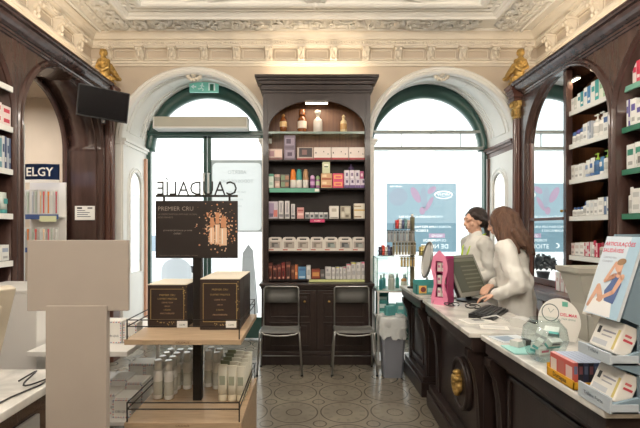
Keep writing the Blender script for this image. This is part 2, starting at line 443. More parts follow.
S(mb.build('trim_7'))
mb = MB()    # acanthus scroll band
rnd = random.Random(3)
for side, L in (('x', 4.62), ('l', 2.2), ('r', 2.2)):
    n = int(L / .235)
    for k in range(n):
        s = .28 + k * (L - .5) / n; flip = 1 if k % 2 else -1
        x, y, r = put(side, s, .265)
        pts = []
        for j in range(15):
            t = j / 14; rad = .1 * (1 - .8 * t); an = -PI / 2 * flip + flip * t * PI * 2.1
            dx, dy = .02 + rad * math.cos(an), rad * math.sin(an)
            pts.append((x + dx * math.cos(r) - dy * math.sin(r), y + dx * math.sin(r) + dy * math.cos(r), ZC - .02))
        mb.tube(pts, [.015 - .005 * j / 14 for j in range(15)], CEIL, n=5)
        mb.ball((pts[-1][0], pts[-1][1], ZC - .012), (.02, .02, .018), CEIL, n=7, h=4)
        for j in range(11):
            a = 2 * PI * j / 11 + rnd.random() * .5; q = .055 + rnd.random() * .045
            leafy(mb, (x + q * .6 * math.cos(a), y + q * .6 * math.sin(a)), 1, a + flip * .9, .07 + rnd.random() * .045, .017 + rnd.random() * .01, .034 + .018 * rnd.random(), CEIL, .4 * flip)
S(mb.build('trim_8'))
# ceiling rose
mb = MB()
for k in range(12):
    a = 2 * PI * k / 12; leafy(mb, (.07 + .02 * math.cos(a), 4.31 + .02 * math.sin(a)), 1, a, .12, .028, .03, CEIL, .1)
mb.ball((.07, 4.31, ZC - .02), (.04, .04, .035), CEIL); S(mb.build('trim_9'))

# white arch reveals, archivolts and imposts of the two shopfront openings
for i, (c, zs, R, zb) in enumerate(ARCH):
    t = struct('trim_%d' % (10 + i))
    mb = MB()
    sweep_arch(mb, c, zs, R, None, [(-.012, .03), (-.012, .0), (-.005, -.02), (.02, -.035), (.035, -.02), (.055, -.032), (.074, -.012), (.072, .005), (.001, .01)], fb, WHITEP, rz=.80)
    mb.build('archivolt', t)
    mb = MB()    # barrel lining, a little higher at the glass than at the room side
    secs = []
    for d, rz in ((.0, .79), (.09, .805), (.10, .815), (.15, .825), (.16, .815), (.5, .875), (.51, .885), (.62, .905), (.63, .895), (.76, .92)):
        secs.append([fb(c - R + .012, 0, d)] + [fb(c + (R - .012) * math.cos(a), zs + rz * math.sin(a), d) for a in (PI - PI * k / 32 for k in range(33))] + [fb(c + R - .012, 0, d)])
    mb.rings(secs, WHITEP, close=False, cap0=False, cap1=False); mb.build('barrel_lining', t)
    mb = MB()    # raised border of the sunk panels inside the barrel
    for d, r_ in ((.09, .010), (.17, .007), (.50, .007), (.57, .010), (.64, .007)):
        rz = .79 + .13 * d / .76
        mb.tube([fb(c + (R - .014) * math.cos(a), zs + (rz - .004) * math.sin(a), d) for a in (math.radians(9 + 162 * k / 36) for k in range(37))], r_, WHITEP, n=6)
    for a0 in (9, 63, 117, 171):
        a = math.radians(a0); mb.tube([fb(c + (R - .014) * math.cos(a), zs + (.79 + .13 * d / .76 - .004) * math.sin(a), d) for d in (.17, .33, .50)], .007, WHITEP, n=6)
    mb.build('soffit_moulding', t)
    for s in (-1, 1):
        X = c + s * (R - .005); RM = WOODR if (i == 1 and s > 0) else WHITEP
        mb = MB()
        mb.box(min(X, X - s * .045), max(X, X - s * .045), YB - .03, YG - .02, zs - .05, zs - .015, RM)
        mb.box(min(X, X - s * .065), max(X, X - s * .065), YB - .04, YG - .02, zs - .015, zs + .015, RM)
        mb.box(min(X, X - s * .025), max(X, X - s * .025), YB - .02, YG - .02, zs - .11, zs - .05, RM)
        mb.build('impost', t)
        xa_, xb_ = sorted((X + s * .09, X - s * .005)); mb = MB(); mb.box(xa_, xb_, YB - .03, YB + .01, 0, zs - .05, RM, .004); mb.box(xa_ - .004, xb_ + .004, YB - .05, YB - .03, zs - .05, zs + .01, RM, .004); mb.build('casing', t)
        # panelled jamb with arched mirror
        f2 = lambda u, z, d, X=X, s=s: (X - s * d, u, z)
        mb = MB(); arch_wall(mb, YB - .02, YG - .03, 0, zs - .11, [(5.40, 2.03, .19, .95)], f2, .025, WHITEP, n=16); mb.build('jamb_panel', t)
        mb = MB(); sweep_arch(mb, 5.40, 2.03, .19, .95, [(-.012, .018), (-.012, .035), (.005, .042), (.02, .035), (.02, .02)], f2, WHITEP, n=16)
        sweep_arch(mb, 5.40, 2.03, .235, .9, [(0, .02), (0, .034), (.012, .034), (.012, .02)], f2, WHITEP, n=16); mb.build('jamb_moulding', t)
        mb = MB(); pts = [p for p, _ in arc_path(5.40, 2.03, .185, .955, 16)]; mb.poly([f2(u, z, .016) for u, z in pts], MIRROR); mb.build('mirror', t)
        mb = MB(); mb.box(min(X - s * .028, X - s * .06), max(X - s * .028, X - s * .06), 5.66, 5.7, 0, zs - .12, WOODR if i == 1 else mat('salmon_wood', (196, 148, 122), .4)); mb.build('door_post', t)
    # plaster ornament at the crown
    mb = MB()
    for k in range(7):
        a = -PI / 2 + (k - 3) * .5
        mb.ball((c + .075 * math.cos(a), YB + .05, zs + R - .06 + .055 * math.sin(a)), (.028, .03, .022), CREAM, n=8, h=5)
    mb.ball((c, YB + .03, zs + R - .06), (.03, .035, .03), CREAM); mb.ball((c - .05, YB + .04, zs + R - .02), (.03, .03, .02), CREAM); mb.ball((c + .05, YB + .04, zs + R - .02), (.03, .03, .02), CREAM)
    mb.build('keystone_ornament', t)

# green shopfront frames and glass
for i, (c, zs, R, zb) in enumerate(ARCH):
    w = struct('window_%d' % (i + 1))
    mb = MB(); E = [((R - .012, .92), .72), ((R - .03, .89), .695), ((R - .06, .83), .69), ((R - .10, .76), .71), ((R - .118, .735), .74), ((R - .118, .735), .80), ((R - .012, .92), .80)]
    mb.rings([[fb(c + a * math.cos(q), zs + b * math.sin(q), d) for (a, b), d in E] for q in (PI - PI * k / 40 for k in range(41))], GREEN)
    for s in (-1, 1):
        X = c + s * (R - .012); mb.box(min(X, X - s * .055), max(X, X - s * .055), YG - .05, YG + .05, 0, zs + .0, GREEN)
    mb.build('window_frame', w)
    mb = MB()
    if i == 0:
        mb.box(c - R + .03, c + R - .03, YG - .06, YG + .05, 2.765, 2.815, GREEN); mb.box(c - R + .03, c + R - .03, YG - .075, YG - .06, 2.8, 2.825, GREEN)
    else:
        mb.box(c - R + .03, c + R - .03, YG - .05, YG + .04, 2.80, 2.835, mat('grey_transom', (150, 154, 148), .4)); mb.box(c - R + .03, c + R - .03, YG - .05, YG + .04, 2.575, 2.615, mat('grey_transom', (150, 154, 148), .4))
        for k in range(4): u = c - .73 + k * .4; mb.box(u, u + .008, YG - .01, YG + .01, 2.615, 2.80, mat('grey_transom', (150, 154, 148), .4))
    mb.build('transom', w)
    mb = MB(); pts = [p for p, _ in arc_path(c, zs, R - .02, .02, 32, rz=.91)]; mb.poly([(u, YG + .012, z) for u, z in pts], SHEER); mb.build('pane', w)
    if i == 0:
        for s in (-1, 1):   # two glazed door leaves meeting at the middle
            x0, x1 = (c - R + .05, c - .005) if s < 0 else (c + .005, c + R - .05)
            mb = MB(); mb.box(x0, x0 + (.03 if s < 0 else .045), YG - .04, YG, .02, 2.76, GREEN); mb.box(x1 - (.045 if s < 0 else .03), x1, YG - .04, YG, .02, 2.76, GREEN)
            mb.box(x0, x1, YG - .04, YG, .02, .3, GREEN); mb.box(x0, x1, YG - .04, YG, 2.735, 2.76, GREEN); leaf = mb.build('door_leaf', w)
            xm = c + s * .03
            mb = MB(); mb.tube([(xm, YG - .04, 1.95), (xm, YG - .1, 1.95), (xm, YG - .1, 2.25), (xm, YG - .04, 2.25)], .014, mat('white_enamel', (214, 214, 208), .3)); mb.build('pull_handle', leaf)
    else:
        mb = MB(); mb.box(c - R + .04, c + R - .04, YG - .05, YG + .04, 0, .32, GREEN); mb.build('bottom_rail', w)

# the left alcove behind the open arch
mb = MB(); mb.box(-4.2, -4.1, 2.9, YB, 0, 3.1, PLASTER); mb.box(-4.1, XL - .41, 2.9, 3.0, 0, 3.1, PLASTER); S(mb.build('wall_alcove'))
mb = MB(); mb.box(-4.2, XL - .35, 2.9, YB, 3.05, 3.1, PLASTER); S(mb.build('trim_12'))
# timber arcades
LA = [(1.28, 2.36, .65, .93), (2.64, 2.36, .65, .93), (4.07, 2.36, .65, 0)]
RA = [(1.29, 2.37, .65, .93), (2.65, 2.37, .65, .93), (4.01, 2.37, .63, .93)]
for nm, A, f, back in (('wall_left', LA, fl, 1), ('wall_right', RA, fr, 1)):
    mb = MB(); arch_wall(mb, Y0, 4.93, 0, 3.06, A, f, .4, WOOD, n=32); bmesh.ops.remove_doubles(mb.bm, verts=mb.bm.verts, dist=1e-4); S(mb.build(nm))
    t = struct('trim_13' if nm == 'wall_left' else 'trim_14')
    for c, zs, R, zb in A:
        mb = MB()
        sweep_arch(mb, c, zs, R, zb, [(.0, .0), (.0, -.012), (.012, -.022), (.024, -.014), (.034, -.024), (.05, -.018), (.06, .0)], f, WOOD, n=32, smooth=False)
        if zb == 0: sweep_arch(mb, c, zs, R, zb, [(.0, .36), (-.03, .36), (-.035, .38), (-.03, .41), (.0, .41)], f, WOOD, n=32)
        if zb == 0: sweep_arch(mb, c, zs, R, zb, [(.0, .04), (-.012, .045), (-.012, .06), (.0, .065)], f, WOOD, n=32)
        mb.build('arch_moulding', t)
    sg = -1 if nm == 'wall_left' else 1
    P = [(.28, 2.985), (-.012, 2.985), (-.018, 3.0), (-.03, 3.003), (-.034, 3.018), (-.05, 3.022), (-.075, 3.035), (-.098, 3.055), (-.11, 3.075), (-.108, 3.085), (-.13, 3.088), (-.138, 3.1), (-.15, 3.104), (-.15, 3.116), (.30, 3.118)]
    X = XL if sg < 0 else XR
    mb = MB(); mb.rings([[(X + sg * o, y, z) for o, z in P] for y in (Y0, 4.72)], WOOD, smooth=False); mb.build('cornice', t)
    mb = MB()   # end block over the column
    for z0, z1, e in ((2.98, 3.02, .05), (3.02, 3.05, .075), (3.05, 3.09, .1), (3.09, 3.115, .12)):
        mb.box(X + sg * .0 - .0 if sg > 0 else X - .02, X + .02 if sg > 0 else X, 4.72, 4.72, z0, z1, WOODR) if False else None
        cx = X - sg * .02; mb.box(cx - .06 - e * .5, cx + .06 + e * .5, 4.74, 4.86 + e * .4, z0, z1, WOODR, .004)
    mb.build('end_block', t)
    # plaster wall above the timber
    mb = MB(); X2 = PL if sg < 0 else PR; mb.box(min(X2, X2 + sg * .12), max(X2, X2 + sg * .12), Y0, YB, 3.0, ZC + .05, PLASTER); S(mb.build('wall_left_upper' if sg < 0 else 'wall_right_upper'))
    # fluted column at the end of the arcade
    cx, cy = (XL + .03 if sg < 0 else XR), 4.93
    mb = MB(); n = 48
    ring = lambda r, z: [(cx + r * (1 - (.10 if k % 4 == 0 else 0)) * math.cos(2 * PI * k / n), 4.86 + r * (1 - (.10 if k % 4 == 0 else 0)) * math.sin(2 * PI * k / n), z) for k in range(n)]
    mb.rings([ring(.062, .9), ring(.054, 2.76)], WOODR, smooth=False); mb.build('column_shaft', t)
    mb = MB(); mb.box(cx - .085, cx + .085, 4.77, 4.95, 0, .86, WOODR, .006); mb.lathe([(.09, .86), (.09, .88), (.07, .9), (.07, .91)], WOODR, (cx, 4.86, 0)); mb.build('column_base', t)
    mb = MB(); mb.lathe([(.05, 2.75), (.062, 2.765), (.052, 2.78), (.056, 2.84), (.075, 2.93), (.08, 2.95)], GOLD, (cx, 4.86, 0), n=20)
    for k in range(10):
        a = 2 * PI * k / 10; mb.ball((cx + .06 * math.cos(a), 4.86 + .06 * math.sin(a), 2.83), (.016, .016, .045), GOLD, n=7, h=5); mb.ball((cx + .075 * math.cos(a + .3), 4.86 + .075 * math.sin(a + .3), 2.915), (.016, .016, .03), GOLD, n=7, h=5)
    mb.box(cx - .08, cx + .08, 4.78, 4.94, 2.95, 2.985, WOODR); mb.build('column_capital', t)
# white strip lining the near jamb of the open arch
mb = MB(); mb.box(XL - .03, XL - .002, 3.424, 3.462, 0.0, 2.36, mat('grey_strip', (196, 192, 188), .3, metal=.3), .006); S(mb.build('trim_15'))
# back of the shop behind the camera
mb = MB(); mb.box(-4.3, 3.2, Y0 - .1, Y0, 0, ZC + .1, PLASTER); S(mb.build('wall_front'))
mb = MB(); mb.box(XR + .4, XR + .48, Y0, 4.95, 0, 3.06, WOODB); S(mb.build('wall_right_lining'))
mb = MB(); mb.box(XL - .48, XL - .4, Y0, 3.36, 0, 3.06, SHELFIN); S(mb.build('wall_left_lining'))

# outside
mb = MB(); mb.box(-25, 25, YG + .12, 30, -.12, -.02, mat('pale_pavement', (190, 188, 184), .8, var=.05)); S(mb.build('pavement'))
t = struct('wall_street')
STONE = mat('pale_facade', (226, 222, 214), .8, var=.04)
mb = MB(); mb.box(-22, 22, 15, 15.6, -.02, 9, STONE); mb.build('facade', t)
for k in range(14):
    for z0 in (.4, 4.2):
        u = -19.5 + k * 3.0
        mb = MB(); mb.box(u, u + 1.3, 14.93, 15, z0, z0 + 2.3, mat('pale_shutter', (190, 198, 198), .5)); mb.box(u - .12, u + 1.42, 14.88, 15, z0 + 2.3, z0 + 2.5, STONE); mb.box(u + .62, u + .68, 14.9, 14.93, z0, z0 + 2.3, STONE); mb.build('facade_window', t)
# ================================================================== central dresser between the two windows
t = thing('display_cabinet', 'tall dark wood dresser with arched top and open shelves between the two shop windows', 'cabinet', (.098, 4.7, 0))
C = .098
def lx(x): return x - C
HB = .605
mb = MB()      # carcass: sides, back, stiles
for s in (-1, 1):
    mb.box(min(s * HB, s * (HB - .03)), max(s * HB, s * (HB - .03)), .11, .34, .9, 3.04, WOODD)
    mb.box(min(s * HB, s * (HB - .062)), max(s * HB, s * (HB - .062)), .09, .112, .9, 3.04, WOODD)
    mb.box(min(s * (HB - .01), s * (HB - .05)), max(s * (HB - .01), s * (HB - .05)), .082, .09, .95, 2.98, WOODD)
mb.box(-HB + .03, HB - .03, .315, .335, .9, 3.04, SHELFIN); mb.box(-HB + .03, HB - .03, .31, .316, 2.29, 3.0, WOODB); mb.build('carcass', t)  # browner top of the back paints in the lamplight under the arch
mb = MB(); fc = lambda u, z, d: (u, .088 + d, z)
arch_pts = [p for p, _ in arc_path(0, 2.62, HB - .062, None, 24, rz=.33)]
i_ = mb.mi(WOODD)
for d in (0, .03):
    for a, b in zip(arch_pts, arch_pts[1:]): mb._face([mb.v(fc(*a, d)), mb.v(fc(*b, d)), mb.v(fc(b[0], 3.06, d)), mb.v(fc(a[0], 3.06, d))], i_)
for a, b in zip(arch_pts, arch_pts[1:]): mb._face([mb.v(fc(*a, 0)), mb.v(fc(*b, 0)), mb.v(fc(*b, .03)), mb.v(fc(*a, .03))], i_)
bmesh.ops.remove_doubles(mb.bm, verts=mb.bm.verts, dist=1e-4)
mb.build('arch_panel', t)
mb = MB()
for z0, z1, e in ((3.03, 3.06, .012), (3.06, 3.085, .03), (3.085, 3.12, .02), (3.12, 3.16, .045), (3.16, 3.185, .065), (3.185, 3.215, .085)):
    mb.box(-HB - e, HB + e, .088 - e, .34, z0, z1, WOODD, .004)
mb.build('cornice', t)
SHZ = [2.287, 1.968, 1.6175, 1.249, .929]
for z in SHZ:
    mb = MB(); mb.box(-HB + .032, HB - .032, .125, .314, z - .018, z, SHELFIN); mb.build('shelf', t)
mb = MB(); mb.box(-HB + .035, HB - .035, .115, .312, 2.583, 2.598, GLASS); gs = mb.build('glass_shelf', t)
mb = MB(); mb.box(-HB + .035, HB - .035, .104, .114, 2.578, 2.603, mat('glass_edge', (120, 138, 128), .2)); mb.build('glass_edge', gs)
mb = MB(); mb.box(-HB - .03, HB + .03, -.03, .335, .865, .90, WOODD, .008); mb.box(-HB - .015, HB + .015, -.012, .335, .84, .865, WOODD, .004); mb.build('ledge', t)
mb = MB(); mb.box(-HB - .01, HB + .01, .02, .335, .14, .845, WOODD); mb.build('base_body', t)
mb = MB(); mb.box(-HB - .02, HB + .02, -.012, .335, 0, .1, WOODD, .006); mb.box(-HB - .015, HB + .015, .0, .335, .1, .145, WOODD, .01); mb.build('plinth', t)
for s in (-1, 1):
    x0, x1 = (-HB + .02, -.012) if s < 0 else (.012, HB - .02)
    mb = MB(); mb.box(x0, x1, .002, .022, .17, .82, WOODD, .003)
    for z0, z1 in ((.2, .47), (.52, .79)):
        for a, b, c0, c1 in ((x0 + .06, x1 - .06, z0, z0 + .015), (x0 + .06, x1 - .06, z1 - .015, z1), (x0 + .06, x0 + .075, z0, z1), (x1 - .075, x1 - .06, z0, z1)): mb.box(a, b, -.008, .004, c0, c1, WOODD, .003)
        mb.box(x0 + .1, x1 - .1, -.004, .004, z0 + .04, z1 - .04, WOODD, .003)
    d = mb.build('door', t); mb = MB(); mb.lathe([(.006, 0), (.006, .012), (.014, .02), (.012, .03), (.004, .034)], GOLD, n=10); k = mb.build('knob', d); k.location = (s * .135, .002, .7); k.rotation_euler = (PI / 2, 0, 0)
LAMPON = mat('lamp_glow', (255, 236, 205), .4, emit=9)
mb = MB(); mb.box(-.13, .13, .122, .16, 2.935, 2.945, CHROME); mb.box(-.125, -.004, .124, .158, 2.926, 2.936, LAMPON); mb.box(.004, .125, .124, .158, 2.926, 2.936, LAMPON); o = mb.build('cabinet_lamp', t); o['label'] = 'lit strip lamp under the arch'
# price rails (parts of the dresser)
mb = MB(); mb.box(-.535, .03, .112, .124, 1.915, 1.962, mat('teal_rail', (84, 158, 134), .4)); mb.box(-.02, .03, .110, .113, 1.925, 1.955, PAPER); mb.build('price_rail', t)['label'] = 'green price rail'
mb = MB(); mb.box(-.085, .555, .112, .124, .902, .927, mat('lime_rail', (206, 214, 150), .4)); mb.build('price_rail', t)['label'] = 'pale yellow green price rail'
mb = MB(); mb.box(-.075, .09, .108, .12, 1.575, 1.612, mat('pink_label', (206, 60, 112), .4)); mb.text('PROMO', .02, .008, .1075, 1.585, PAPER); mb.build('price_label', t)['label'] = 'pink price label'

# ================================================================== chairs in front of it
def make_chair(label, loc, rz=0.0):
    t = thing('folding_chair', label, 'chair', loc, rz, 'steel chairs in front of the dresser')
    hw = .2
    mb = MB(); mb.tube([(-hw + .01, .20, .44), (-hw + .012, .235, .7), (-hw + .014, .255, .855), (-hw + .03, .258, .872), (hw - .03, .258, .872), (hw - .014, .255, .855), (hw - .012, .235, .7), (hw - .01, .20, .44)], .009, CHROME); mb.build('back_frame', t)
    mb = MB(); mb.rings([[(x, .238 + .02 * (z - .69) / .17 - .012 * math.cos(x / hw * PI / 2), z) for x in (-.182, -.1, 0, .1, .182)] for z in (.70, .78, .855)] , GREYP, close=False, cap0=False, cap1=False)
    r = bmesh.ops.solidify(mb.bm, geom=mb.bm.faces[:], thickness=.004); mb.build('backrest', t)
    mb = MB()
    mb.rings([[(x, y, z + .012 * (abs(x) / hw) ** 2) for x in (-hw, -.1, 0, .1, hw)] for y, z in ((-.2, .432), (-.18, .445), (0, .44), (.16, .436), (.2, .446))], GREYP, close=False, cap0=False, cap1=False)
    bmesh.ops.solidify(mb.bm, geom=mb.bm.faces[:], thickness=.006); mb.build('seat', t)
    mb = MB(); mb.tube([(-hw, -.2, .45), (-.16, -.212, .425), (-.08, -.216, .412), (0, -.217, .408), (.08, -.216, .412), (.16, -.212, .425), (hw, -.2, .45)], .008, CHROME); mb.build('front_rail', t)
    for s in (-1, 1):
        mb = MB(); mb.tube([(s * hw, .18, .44), (s * hw, -.19, .45), (s * (hw + .003), -.215, .43), (s * (hw + .03), -.225, .008)], .010, CHROME); g = mb.build('leg', t)
        mb = MB(); mb.lathe([(.014, 0), (.014, .014), (.011, .02)], BLACK, (s * (hw + .03), -.225, 0), n=10); mb.build('rubber_foot', g)
        mb = MB(); mb.tube([(s * (hw - .006), .05, .44), (s * (hw + .01), .15, .25), (s * (hw + .02), .24, .008)], .009, CHROME); g = mb.build('leg', t)
        mb = MB(); mb.lathe([(.013, 0), (.013, .014), (.010, .02)], BLACK, (s * (hw + .02), .24, 0), n=10); mb.build('rubber_foot', g)
    mb = MB(); mb.tube([(-hw - .012, .19, .13), (hw + .012, .19, .13)], .006, CHROME); mb.build('stretcher', t)
    for o in t.children_recursive:
        for v in o.data.vertices: v.co.y *= .64
        o.data.update()
    return t
make_chair('steel chair before the dresser, beside the oak display stand', (-.29, 4.47, 0))
make_chair('steel chair before the dresser, beside the grey bin', (.475, 4.47, 0))

# ================================================================== oak display stand with the dark sign
GX = -.679
t = thing('display_stand', 'two-tier light oak display stand with black post and mirrored shop sign', 'display stand', (GX, 2.65, 0))
def shelf_part(z, nm):
    mb = MB(); mb.box(-.317, .317, -.35, .35, z - .028, z, OAK, .003)
    mb.text('CAUDALÍE', .016, 0, -.3515, z - .02, mat('burnt_brown', (96, 66, 44), .6)); o = mb.build('shelf', t)
    r = MB()
    for x in (-.305, .305):
        for y in (-.338, .338): r.box(x - .003, x + .003, y - .003, y + .003, z, z + .108, DKMET)
    for h in (.07, .105):
        for y in (-.338, .338): r.box(-.305, .305, y - .0025, y + .0025, z + h - .0025, z + h + .0025, DKMET)
        for x in (-.305, .305): r.box(x - .0025, x + .0025, -.338, .338, z + h - .0025, z + h + .0025, DKMET)
    r.build('gallery_rail', o)
shelf_part(.90, 'a'); shelf_part(.45, 'b')
mb = MB(); mb.box(-.317, .317, -.35, .35, .06, .42, OAK, .004); mb.box(-.29, .29, -.32, .32, 0, .06, BLACK); mb.build('base', t)
mb = MB(); mb.box(-.026, .026, -.05, 0, .45, 1.34, DKMET, .002); mb.build('post', t)
mb = MB()
INKB = mat('printed_black', (40, 34, 33), .35)
mb.box(-.25, .25, -.062, -.046, 1.322, 1.672, INKB, .002)
gr, br1, br2 = ink((150, 140, 132)), mat('bronze_print', (196, 140, 104), .4), mat('bronze_print_pale', (226, 190, 160), .4)
mb.text('PREMIER CRU', .036, -.235, -.0632, 1.612, gr, 'LEFT'); mb.text('LA CRÈME PRESTIGE ANTI-ÂGE GLOBAL', .0135, -.235, -.0632, 1.585, ink((120, 108, 100)), 'LEFT'); mb.text('RIDES FERMETÉ', .0135, -.235, -.0632, 1.566, ink((120, 108, 100)), 'LEFT')
mb.text('LE SOIN EXCEPTION DE LA VIGNE', .0115, -.115, -.0632, 1.487, gr); mb.text('OFFERT', .014, -.115, -.0632, 1.467, gr)
mb.text('Dans la limite des stocks disponibles - voir conditions en pharmacie', .0085, -.225, -.0632, 1.337, ink((120, 108, 100)), 'LEFT')
rnd = random.Random(5)
for k in range(330):
    a = rnd.random() * 2 * PI; q = .03 + abs(rnd.gauss(0, .055)); x, z = .135 + q * math.cos(a) * .9, 1.505 + q * math.sin(a) * 1.15
    if not (-.245 < x < .245 and 1.327 < z < 1.667): continue
    r = .0018 + rnd.random() * .0042; y = -.0632 - k * 1e-6
    mb.poly([(x + r * math.cos(j * PI / 4), y, z + r * math.sin(j * PI / 4)) for j in range(8)], br1 if k % 3 else br2)
for x, z0, h, w in ((.095, 1.41, .16, .014), (.128, 1.41, .19, .014), (.165, 1.40, .17, .02)):
    mb.rect(x - w, x + w, z0, z0 + h * .62, -.0637, br2); mb.rect(x - w * .8, x + w * .8, z0 + h * .64, z0 + h, -.0637, br1); mb.rect(x - w * .5, x - w * .2, z0 + .01, z0 + h * .6, -.0639, PAPER)
mb.build('sign_panel', t)['label'] = 'dark printed sign with bronze glitter'
mb = MB(); mb.box(-.25, .25, -.06, -.048, 1.695, 1.708, DKMET)
for x in (-.2, .2): mb.box(x - .006, x + .006, -.058, -.05, 1.67, 1.697, DKMET)
tm = Matrix.Translation((0, -.048, 1.708)) @ Matrix.Rotation(PI, 4, 'Z') @ Matrix.Rotation(PI / 2, 4, 'X')
mb.text('CAUDALÍE', .122, 0, 0, 0, DKMET, mtx=tm, sx=.86); mb.build('sign_letters', t)['label'] = 'cut-out letters seen from behind'
for x in (-.003, .262):
    mb = MB(); mb.box(x - .028, x + .028, -.347, -.341, .965, 1.0, PAPER); mb.text('12,90', .014, x, -.3475, .976, BLACK); mb.build('price_card', t)

# dark gift boxes on its upper tier
GOLDINK = mat('gold_print', (170, 146, 92), .45); BOXB = mat('dark_brown_card', (50, 38, 34), .4)
def gift_box(w, d, h, loc, label):
    mb = MB(); mb.box(-w / 2, w / 2, -d / 2, d / 2, 0, h - .004, BOXB, .002); mb.box(-w / 2 + .001, w / 2 - .001, -d / 2 + .001, d / 2 - .001, h - .004, h, mat('cream_card', (226, 216, 196), .6))
    y = -d / 2 - .0008; e, q = .018, .003; top = h - .03
    for a, b, c0, c1 in ((-w / 2 + e, w / 2 - e, .05 - q, .05), (-w / 2 + e, w / 2 - e, top, top + q), (-w / 2 + e, -w / 2 + e + q, .05, top), (w / 2 - e - q, w / 2 - e, .05, top)): mb.rect(a, b, c0, c1, y, GOLDINK)
    for k, (s, f) in enumerate((('PREMIER CRU', .016), ('COFFRET PRESTIGE', .014), ('CRÈME YEUX', .012), ('SÉRUM', .011), ('L´ÉLIXIR', .012), ('VINOTHÉRAPIE', .013))): mb.text(s, f, 0, y, top - .04 - k * (top - .11) / 5.5, GOLDINK if k in (0, 1, 4) else ink((168, 140, 110)))
    rn = random.Random(int(w * 1000) + int(loc[1] * 100))
    for k in range(26):
        x, z, r = (w / 2 - .012 + rn.gauss(0, .008), h * (.35 + .6 * rn.random()), .003) if k < 16 else (-w / 2 + .06 + rn.random() * .1, .03 + rn.gauss(0, .006), .0035)
        if abs(x) < w / 2 - .003: mb.poly([(x + r * math.cos(j * PI / 3), y - k * 1e-5, z + r * math.sin(j * PI / 3)) for j in range(6)], GOLDINK)
    o = mb.build('gift_box', loc=loc); return tag(o, label, 'box', 'dark gift boxes on the oak stand')
for k, nm in enumerate(('front', 'middle', 'back')):
    gift_box(.238, .146, .304, (-.523, 2.525 + .073 + k * .15, .901), 'dark gift box with gold frame, %s of the taller row beside the post' % nm)
for k, nm in enumerate(('front', 'back')):
    gift_box(.24, .146, .262, (-.856, 2.585 + .073 + k * .15, .901), 'dark gift box with gold frame, %s of the lower row on the oak stand' % nm)

# ================================================================== blank totem in the foreground
t = thing('advertising_totem', 'blank beige freestanding totem with wide head panel beside the marble side counter', 'display stand', (-.762, 1.42, 0))
mb = MB(); mb.box(-.167, .167, -.015, .0, 1.229, 1.463, BEIGE, .002); mb.build('head_panel', t)
mb = MB(); mb.box(-.1, .1, -.024, -.0155, .02, 1.247, BEIGE, .001); mb.box(-.098, .098, -.0155, .005, .02, 1.228, BEIGE, .002); mb.build('column', t)
mb = MB(); mb.box(-.13, .13, -.1, .12, 0, .02, BEIGE, .003); mb.build('base_plate', t)

# ================================================================== left side: marble counter, monitor, white unit, side table
t = thing('side_counter', 'dark wood side counter with pale marble top next to the blank totem', 'counter', (-1.6, 1.2, 0))
mb = MB(); mb.box(-.6, .6, -.62, .62, .868, .90, MARBLE, .005); mb.build('worktop', t)
mb = MB(); mb.box(-.58, .545, -.6, .6, .08, .868, WOOD, .004); mb.box(-.58, .555, -.61, .61, .8, .868, WOOD, .004); mb.build('body', t)
mb = MB(); mb.box(-.57, .52, -.58, .58, 0, .08, WOOD); mb.build('plinth', t)
mb = MB(); mb.box(.545, .56, -.1, .45, .7, .785, GREYP, .004); mb.build('drawer', t)['label'] = 'grey drawer front'
t = thing('monitor', 'pale plastic tilted monitor on the marble side counter', 'monitor', (-1.365, 1.56, .901), math.radians(-106))
CREAMP = mat('cream_plastic', (196, 186, 168), .45)
mb = MB(); tilt = Matrix.Translation((0, .02, .07)) @ Matrix.Rotation(math.radians(-17), 4, 'X'); mb.M = tilt
mb.box(-.21, .21, -.02, .02, 0, .31, CREAMP, .006); mb.box(-.15, .15, .02, .045, .05, .25, CREAMP, .01); mb.M = Matrix(); mb.build('housing', t)
mb = MB(); mb.M = tilt; mb.rect(-.185, .185, .03, .285, -.0205, mat('dim_screen', (90, 104, 118), .2)); mb.M = Matrix(); mb.build('screen', t)
mb = MB(); mb.M = tilt; mb.cyl((.0, .046, .2), (.0, .05, .2), .022, mat('brown_badge', (120, 84, 62), .4), n=18); mb.M = Matrix(); mb.build('badge', t)
mb = MB(); mb.lathe([(.12, 0), (.12, .01), (.05, .02), (.03, .03)], CREAMP, n=24); mb.cyl((0, 0, .02), (0, .03, .16), .025, CREAMP); mb.build('foot', t)
mb = MB(); p = []
for k in range(15): q = k / 14; p.append((-1.13 + .10 * q, 1.66 + .07 * math.sin(q * 7), .906 + .03 * math.sin(q * PI) * (1 - q)))
p += [(-1.02, 1.62, .906), (-1.05, 1.5, .906), (-1.06, 1.3, .906)]
mb.tube(p, .0035, BLACK); tag(mb.build('cable'), 'black cable looping over the marble side counter by the monitor', 'cable')
t = thing('storage_unit', 'plain white laminated unit standing between the white side table and the timber wall', 'cabinet', (-2.02, 3.0, 0))
mb = MB(); mb.box(-.26, .265, -.25, .22, .06, 1.085, WHITEL, .006); mb.build('body', t)
mb = MB(); mb.box(-.265, .27, -.255, .225, 1.085, 1.105, WHITEL, .004); mb.build('top', t)
mb = MB(); mb.box(-.25, .25, -.23, .2, 0, .06, BLACK); mb.build('plinth', t)
t = thing('side_table', 'white side table with lower shelf behind the blank totem', 'table', (-1.415, 3.1, 0))
mb = MB(); mb.box(-.308, .308, -.5, .5, .718, .75, WHITEL, .004); mb.build('tabletop', t)
mb = MB(); mb.box(-.29, .29, -.47, .47, .282, .305, WHITEL, .003); mb.build('lower_shelf', t)
for sx in (-1, 1):
    for sy in (.1, .475): mb = MB(); mb.box(sx * .285 - .012, sx * .285 + .012, sy - .012, sy + .012, 0, .718, WHITEL, .002); mb.build('leg', t)
AIR_R, AIR_B = ink((190, 60, 66)), ink((70, 92, 150))
